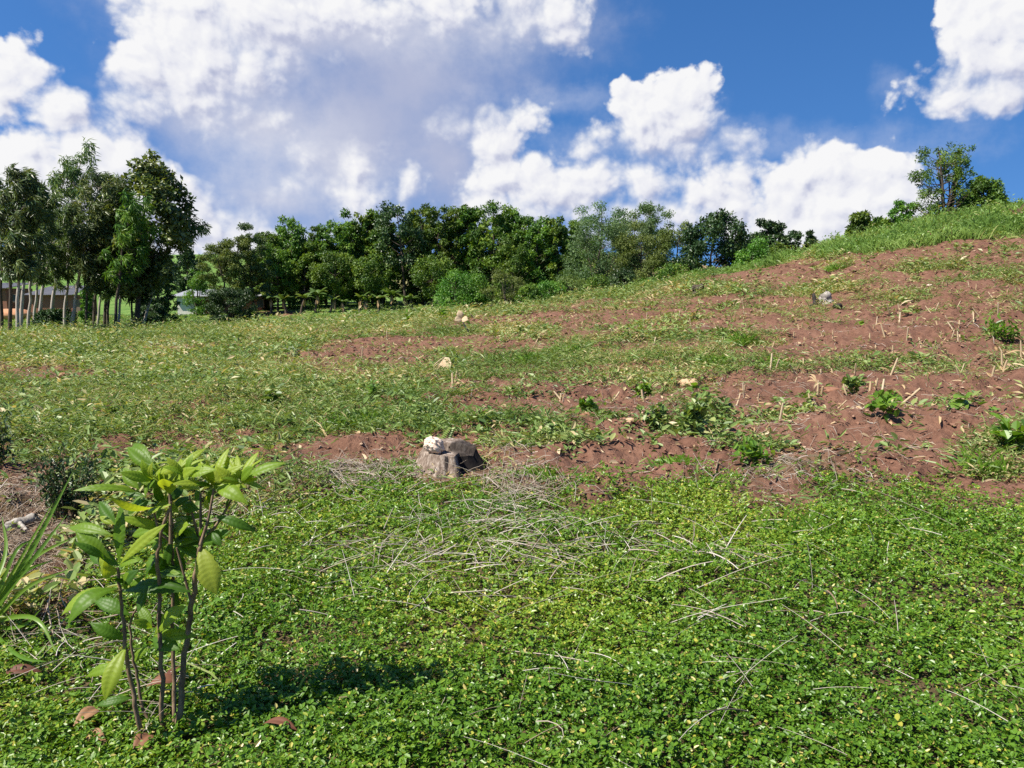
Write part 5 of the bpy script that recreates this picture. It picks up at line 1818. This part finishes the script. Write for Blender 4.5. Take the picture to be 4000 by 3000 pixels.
# ------------------------------------------------------------------ corn stubs: a few kinds, then copies
def make_stub(kind):
    t = thing('corn_stub', 'short pale corn stub left standing in the red soil', 'corn stub', (0, 0, 0), 'corn stubs left in the field')
    a, hsk = Acc(), Acc()
    h = [.10, .15, .20, .07, .26][kind]
    top = np.array([rng.normal(0, .15 * h), rng.normal(0, .15 * h), h])
    add_tube(a, [(0, 0, -.03), top * .5 + rng.normal(0, .004, 3), top], .015, .012, 8, 8, .6 + .1 * kind)
    for q in range(3):
        an = rng.random() * 6.28
        leaf_cards(hsk, np.array([[0, 0, h * .25 * q]]), np.array([[math.cos(an), math.sin(an), rng.uniform(-.3, 1.4)]]), np.array([[-math.sin(an), math.cos(an), .5]]), h * rng.uniform(.35, .7), .022, rng.random() * .6, 0, 'oval', .5, .5)
    a.build('stalk', M['husk'], t)
    hsk.build('husk', M['husk'], t)
    return t


protos = [make_stub(k) for k in range(5)]
STUBS = [(575, 590), (960, 600), (1255, 590), (1545, 600), (1580, 240), (1803, 245), (1700, 205), (1675, 175), (1395, 215), (1297, 255), (1040, 255), (960, 200), (850, 410), (1155, 460), (2080, 465), (2190, 425), (1870, 390), (1845, 410),
         (640, 455), (550, 200), (490, 95), (370, 80), (1890, 75), (2050, 60), (1790, 45), (840, 135), (1690, 100), (930, 600), (315, 680), (1090, 690), (700, 735), (1580, 290), (1230, 375), (2010, 360), (1750, 320), (675, 450)]
spots = [(2600 + a / 1.58, 1200 + b / 1.58) for a, b in STUBS]
rs_ = np.random.default_rng(5)
while len(spots) < 175:
    a, b = rs_.uniform(1100, 4050), 1130 + 480 * rs_.random() ** 1.3
    if b < np.interp(a, [1100, 2000, 2750, 3300, 4000], [1340, 1250, 1130, 1010, 930]):
        continue
    g_ = ground_at(a, b)
    if float(veg_density(np.array([g_[0]]), np.array([g_[1]]))[0]) < .55 and g_[1] < 34:
        spots.append((a, b))
used = [False] * 5
for i_, (a, b) in enumerate(spots):
    g_ = ground_at(a, b)
    p_ = on_ground(g_[0], g_[1])
    k_ = int(rs_.integers(0, 5))
    sc__ = rs_.uniform(.6, 1.1)
    if not used[k_]:
        o_ = protos[k_]
        used[k_] = True
    else:
        o_ = protos[k_].copy()
        C.objects.link(o_)
        for ch in list(protos[k_].children):
            c_ = ch.copy()
            C.objects.link(c_)
            c_.parent = o_
    o_.location = [float(q) for q in p_]
    o_.rotation_euler = (rs_.normal(0, .16), rs_.normal(0, .16), rs_.random() * 6.28)
    o_.scale = (sc__,) * 3

# torn husks and leaves lying about, too many to count
hx = Acc()
x_, y_ = sample_area(5200, 5.0, 34, 1.1, .8)
v_ = veg_density(x_, y_)
kp = (rng.random(len(x_)) < .55 * (1 - v_ * .7) * (1 - cover_edge(x_, y_))) & (x_ / y_ > -.55)
x_, y_ = x_[kp], y_[kp]
n_ = len(x_)
a_ = rng.random(n_) * 6.28
T_ = np.stack([np.cos(a_), np.sin(a_), rng.normal(.1, .25, n_)], 1)
leaf_cards(hx, np.stack([x_, y_, ground_z(x_, y_) + .015], 1), T_, nrm(np.stack([rng.normal(0, .5, n_), rng.normal(0, .5, n_), np.ones(n_)], 1)), rng.uniform(.05, .17, n_) * (.8 + .02 * y_), rng.uniform(.015, .05, n_), rng.random(n_), 0, 'oval', .5, .3)
tag(hx.build('dry_husks', M['husk']), 'torn dry corn husks and leaves littering the red soil', 'husks', kind='stuff')


# ------------------------------------------------------------------ dead leaves, wood and stones
def dead_leaf(label, px, py, length, yaw, mat, wd=.42, tint=.5, lift=.02, group='dead leaves lying on the mat', sag=.18):
    g_ = ground_at(px, py)
    b_ = on_ground(g_[0], g_[1]) + np.array([0, 0, lift])
    a_ = Acc()
    d_ = np.array([math.cos(yaw), math.sin(yaw), .05]) * length
    big_leaf(a_, b_ - d_ / 2, b_ + d_ / 2, length * wd, tint, sag, .5, 7, normal=(rng.normal(0, .25), rng.normal(-.2, .2), 1), wave=1.4)
    return tag(a_.build('dead_leaf', mat, None, b_), label, 'dead leaf', group)


dead_leaf('dark red brown dead leaf lying at the picture edge left of the sapling', 85, 2712, .15, .15, M['brown_leaf'], .30, .15, .07)
dead_leaf('curled tan dead leaf lying in front of the sapling stems', 345, 2860, .11, 1.2, M['brown_leaf'], .45, .95, .05)
dead_leaf('small tan dead leaf at the foot of the curled one', 378, 2935, .09, -.4, M['brown_leaf'], .5, .85, .05)
dead_leaf('brown dead leaf at the lower border under the sapling', 560, 2960, .10, 1.4, M['brown_leaf'], .55, .6, .05)
dead_leaf('long reddish dead leaf right of the sapling foot', 1095, 2920, .14, -.35, M['brown_leaf'], .28, .3, .06)
dead_leaf('grey brown dead leaf leaning on the sapling stems', 640, 2770, .11, .3, M['brown_leaf'], .5, .45, .09)
dead_leaf('dark dead leaf curled between the sapling stems', 690, 2740, .10, 1.3, M['brown_leaf'], .45, .1, .10)

# torn dry banana leaf standing in the green patch
g_ = ground_at(1678, 1475)
b_ = on_ground(g_[0], g_[1])
t_ = thing('dry_leaf', 'large torn dry leaf standing upright in the green patch of the field', 'dry leaf', b_)
a_ = Acc()
Yq = b_[1]
add_tube(a_, [b_, at(1698, 1425, Yq), at(1738, 1392, Yq + .1)], .016, .006, 8, 6, .9)
a_.build('stalk', M['husk'], t_)
a_ = Acc()
for q in range(9):
    f_ = q / 8
    p_ = at(1690 + 46 * f_, 1440 - 46 * f_, Yq + .1 * f_)
    e_ = at(1728 + 40 * f_ * .8, 1462 - 30 * f_, Yq - .1)
    leaf_cards(a_, p_[None], (e_ - p_)[None], np.array([[0, -1., .3]]), np.linalg.norm(e_ - p_) * rng.uniform(.85, 1.1), .12, rng.uniform(.5, 1), 0, 'oval', .2, .15)
a_.build('blade', M['husk'], t_)

# bleached dead seedling
g_ = ground_at(1833, 1308)
b_ = on_ground(g_[0], g_[1])
t_ = thing('dead_seedling', 'bleached dead seedling with two dry leaves near the fallen log', 'dead seedling', b_)
a_ = Acc()
Yq = b_[1]
add_tube(a_, [b_, at(1815, 1270, Yq), at(1800, 1238, Yq)], .035, .02, 8, 6, 1.0)
a_.build('stem', M['dead_wood'], t_)
a_ = Acc()
for e_ in (at(1792, 1212, Yq), at(1776, 1252, Yq - .3), at(1828, 1250, Yq - .2)):
    s_ = at(1803, 1246, Yq)
    big_leaf(a_, s_, e_, .22, .8, .12, .3, 5, normal=(0, -1, .4))
a_.build('leaves', M['husk'], t_)


def wood(name, label, cat, polys, mat, group=None):
    """Log or branch: list of (points, r0, r1); first is the main stem, the rest branches."""
    b_ = np.asarray(polys[0][0][0])
    t_ = thing(name, label, cat, b_, group)
    for i, (pts, r0, r1) in enumerate(polys):
        a_ = Acc()
        add_tube(a_, pts, r0, r1, 16, 9, .5, 0, r0 * .12)
        a_.build('trunk' if i == 0 else 'branch', mat, t_)
    return t_


def gp(px, py, up=0.0):
    g_ = ground_at(px, py)
    return on_ground(g_[0], g_[1]) + np.array([0, 0, up])


def along(Y, pts, up=0.0):
    """Points of a lying branch: x from the pixel, on the ground at depth Y."""
    out = []
    for px, py, dy in pts:
        p = at(px, py, Y + dy)
        out.append(p)
    return out


YL = ground_at(1440, 1262)[1]
wood('fallen_log', 'bleached fallen branch lying in the grass before the tree line', 'log', [
    (along(YL, [(1392, 1246, 0), (1410, 1232, 0), (1445, 1238, 0), (1465, 1250, .1), (1520, 1262, .2)]), .17, .09),
    (along(YL, [(1447, 1240, 0), (1452, 1226, 0)]), .07, .04), (along(YL, [(1411, 1234, 0), (1400, 1258, -.4)]), .10, .05)], M['dead_wood'])
YS = ground_at(1610, 1250)[1]
wood('dead_branch', 'dark dead branch sloping down by the deep green bush', 'branch', [(along(YS, [(1602, 1244, 0), (1630, 1222, .4), (1665, 1205, 1)]), .12, .05), (along(YS, [(1630, 1222, .4), (1640, 1240, .2)]), .05, .03)], M['char'])
g_ = ground_at(70, 2125)
wood('log_piece', 'short weathered piece of wood lying in straw at the picture edge', 'wood piece', [([gp(25, 2135, .03), gp(80, 2118, .05), gp(150, 2105, .04)], .035, .03), ([gp(80, 2118, .05), gp(110, 2150, .03)], .015, .01)], M['dead_wood'])

lump('charred_stump', 'charred black stump on the sunny grass before the tree line', 'stump', 1132, 1283, 50, 36, M['char'], None, .9, .4, 4, None, 6, sink=.1)
lump('soil_heap', 'low heap of red soil beside the charred stump', 'soil heap', 1215, 1285, 120, 22, M['earth'], None, .8, .12, 4, None, 8, sink=.3)
lump('root_clump', 'dark dug out root clump in the middle left field', 'root clump', 1143, 1415, 74, 44, M['char'], None, .8, .5, 4, None, 9, sink=.15, freq=3)
lump('dug_stump', 'grey weathered lump of wood lying on the dark root clump', 'stump', 1140, 1396, 66, 20, M['dead_wood'], None, .7, .4, 4, None, 10, sink=-.4, freq=3)

# small stumps on the slope
pb = gp(2716, 1166)
Yp = pb[1]
wood('small_stump', 'short crooked stump with a wide broken head on the hill slope', 'stump', [([pb - np.array([0, 0, .1]), at(2720, 1142, Yp), at(2726, 1126, Yp)], .14, .17), ([at(2722, 1132, Yp), at(2744, 1119, Yp - .1)], .15, .10), ([at(2724, 1132, Yp), at(2708, 1120, Yp)], .12, .08)], M['bark_dark'])
pb = gp(3228, 1192)
Yp = pb[1]
wood('small_stump', 'pale split stump with dark roots high on the slope', 'stump', [([pb - np.array([0, 0, .1]), at(3226, 1176, Yp), at(3224, 1150, Yp)], .20, .13), ([at(3222, 1180, Yp), at(3243, 1186, Yp - .2)], .09, .04)], M['dead_wood'])
pb = gp(3184, 1212)
Yp = pb[1]
wood('root', 'dark bare root standing left of the pale split stump', 'root', [([pb - np.array([0, 0, .1]), at(3183, 1180, Yp), at(3178, 1150, Yp + .1)], .07, .04), ([at(3183, 1190, Yp), at(3165, 1200, Yp)], .06, .03), ([at(3183, 1180, Yp), at(3196, 1172, Yp)], .05, .03)], M['char'])
lump('root_clump', 'dark hollow root end right of the pale split stump', 'root clump', 3270, 1215, 46, 26, M['char'], None, .9, .4, 4, None, 12, sink=.1)

M['clod'] = solid_mat('soil_clod', (.11, .048, .028), (.26, .13, .08), 5, rough=.95, bump=.8, c3=(.19, .085, .05))
M['clod_dry'] = solid_mat('dry_clod', (.30, .17, .095), (.52, .36, .22), 7, rough=.95, bump=.8, c3=(.42, .26, .15))
ROCKS = [
    (2690, 1520, 95, 42, 'clod_dry', 'pale dry clod at the lower end of the long green patch', 'clod'), (2790, 1535, 110, 22, 'clod_dry', 'flat pale dry clod next to the pale one', 'clod'),
    (3250, 1545, 95, 42, 'clod', 'dark red soil clod behind the torn corn stalk', 'clod'), (3110, 1425, 100, 26, 'clod', 'broad red clod on the open slope', 'clod'),
    (2300, 1650, 80, 34, 'clod', 'dark red clod in the bare soil behind the stump', 'clod'), (2130, 1640, 60, 30, 'clod_dry', 'light brown stone at the left rim of that bare soil', 'stone'),
    (2290, 1375, 52, 16, 'clod', 'small red clod in the row above the green patch', 'clod'),
    (1290, 1365, 60, 16, 'clod', 'red clod near the root clump', 'clod'), (250, 1500, 60, 26, 'clod', 'dark clod in the bare strip at the left', 'clod'), (350, 1528, 34, 22, 'clod', 'small dark clod right of the dark clod in the bare strip', 'clod'),
    (1100, 1510, 70, 30, 'clod', 'clod in front of the pale grass in the left field', 'clod'), (2310, 1312, 38, 16, 'rock', 'whitish stone in the row above the green patch', 'stone'),
    (3590, 965, 40, 16, 'clod', 'round clod on the bare strip near the crest', 'clod'), (3100, 1140, 20, 10, 'rock', 'small pale stone on the bare slope', 'stone'), (3630, 1145, 24, 14, 'rock', 'small white stone high on the right slope', 'stone'),
    (2460, 1680, 60, 24, 'clod_dry', 'light earthy clod beside the tall leafy weed', 'clod'), (2200, 1770, 70, 22, 'clod_dry', 'flat light clod right of the stump', 'clod'),
]
for i_, (px_, py_, w_, h_, mt_, lab, ct_) in enumerate(ROCKS):
    lump({'clod': 'soil_clod', 'stone': 'stone', 'soil mound': 'soil_mound'}[ct_], lab, ct_, px_, py_, w_, h_, M[mt_], None, .8, .3 if ct_ != 'soil mound' else .14, 4 if ct_ != 'soil mound' else 6, 'clods and stones in the field' if ct_ != 'soil mound' else None, 20 + i_, sink=.28)

# dry stalk of the corn plant that is still standing
for px_, py_, hpx, lab in [(3190, 1580, 95, 'torn corn stalk with a yellow leaf standing in bare soil'), (3510, 1265, 80, 'tall dry corn stalk high on the slope'), (2900, 1225, 60, 'yellow leaning corn leaf on the slope below the small stump'),
                           (3910, 1490, 120, 'thick dry corn stalk near the right border'), (3985, 1440, 110, 'pair of thick pale corn stalks cut by the right border')]:
    b_ = gp(px_, py_)
    Yq = b_[1]
    t_ = thing('corn_stalk', lab, 'corn stalk', b_, 'taller corn stalks')
    a_ = Acc()
    add_tube(a_, [b_ - np.array([0, 0, .03]), at(px_ + 4, py_ - hpx * .5, Yq), at(px_ + rng.normal(0, 6), py_ - hpx, Yq)], .020, .010, 9, 7, .8)
    a_.build('stalk', M['husk'], t_)
    a_ = Acc()
    for q in range(4):
        s_ = at(px_ + 2, py_ - hpx * rng.uniform(.3, .9), Yq)
        e_ = s_ + np.array([rng.normal(0, .14), rng.normal(-.05, .1), rng.uniform(-.05, .16)])
        big_leaf(a_, s_, e_, .035, rng.uniform(.3, 1), .25, .4, 3, normal=(0, -.6, 1), nl=10, nw=2)
    a_.build('leaf', M['husk'], t_)

# the pulled up plant on the mound at the right
b_ = gp(3850, 1625)
t_ = thing('uprooted_plant', 'uprooted plant with big light green leaves lying on the mound', 'plant', b_)
a_ = Acc()
Yq = b_[1]
add_tube(a_, [at(3890, 1645, Yq - .2), at(3830, 1595, Yq), at(3770, 1560, Yq + .15)], .010, .005, 10, 6, .5)
a_.build('stem', M['lush'], t_)
a_ = Acc()
for s_, e_, w__ in [((3800, 1580), (3795, 1640), .14), ((3780, 1565), (3690, 1605), .12), ((3770, 1560), (3725, 1555), .12), ((3820, 1590), (3860, 1570), .10), ((3770, 1560), (3800, 1535), .07), ((3840, 1600), (3770, 1645), .12), ((3850, 1610), (3900, 1600), .1), ((3780, 1565), (3735, 1625), .13), ((3860, 1620), (3930, 1650), .08)]:
    big_leaf(a_, at(*s_, Yq), at(*e_, Yq - .12), w__, rng.uniform(.4, .85), .15, .3, 6, normal=(rng.normal(-.1, .3), -.5, 1))
a_.build('leaves', M['bright'], t_)
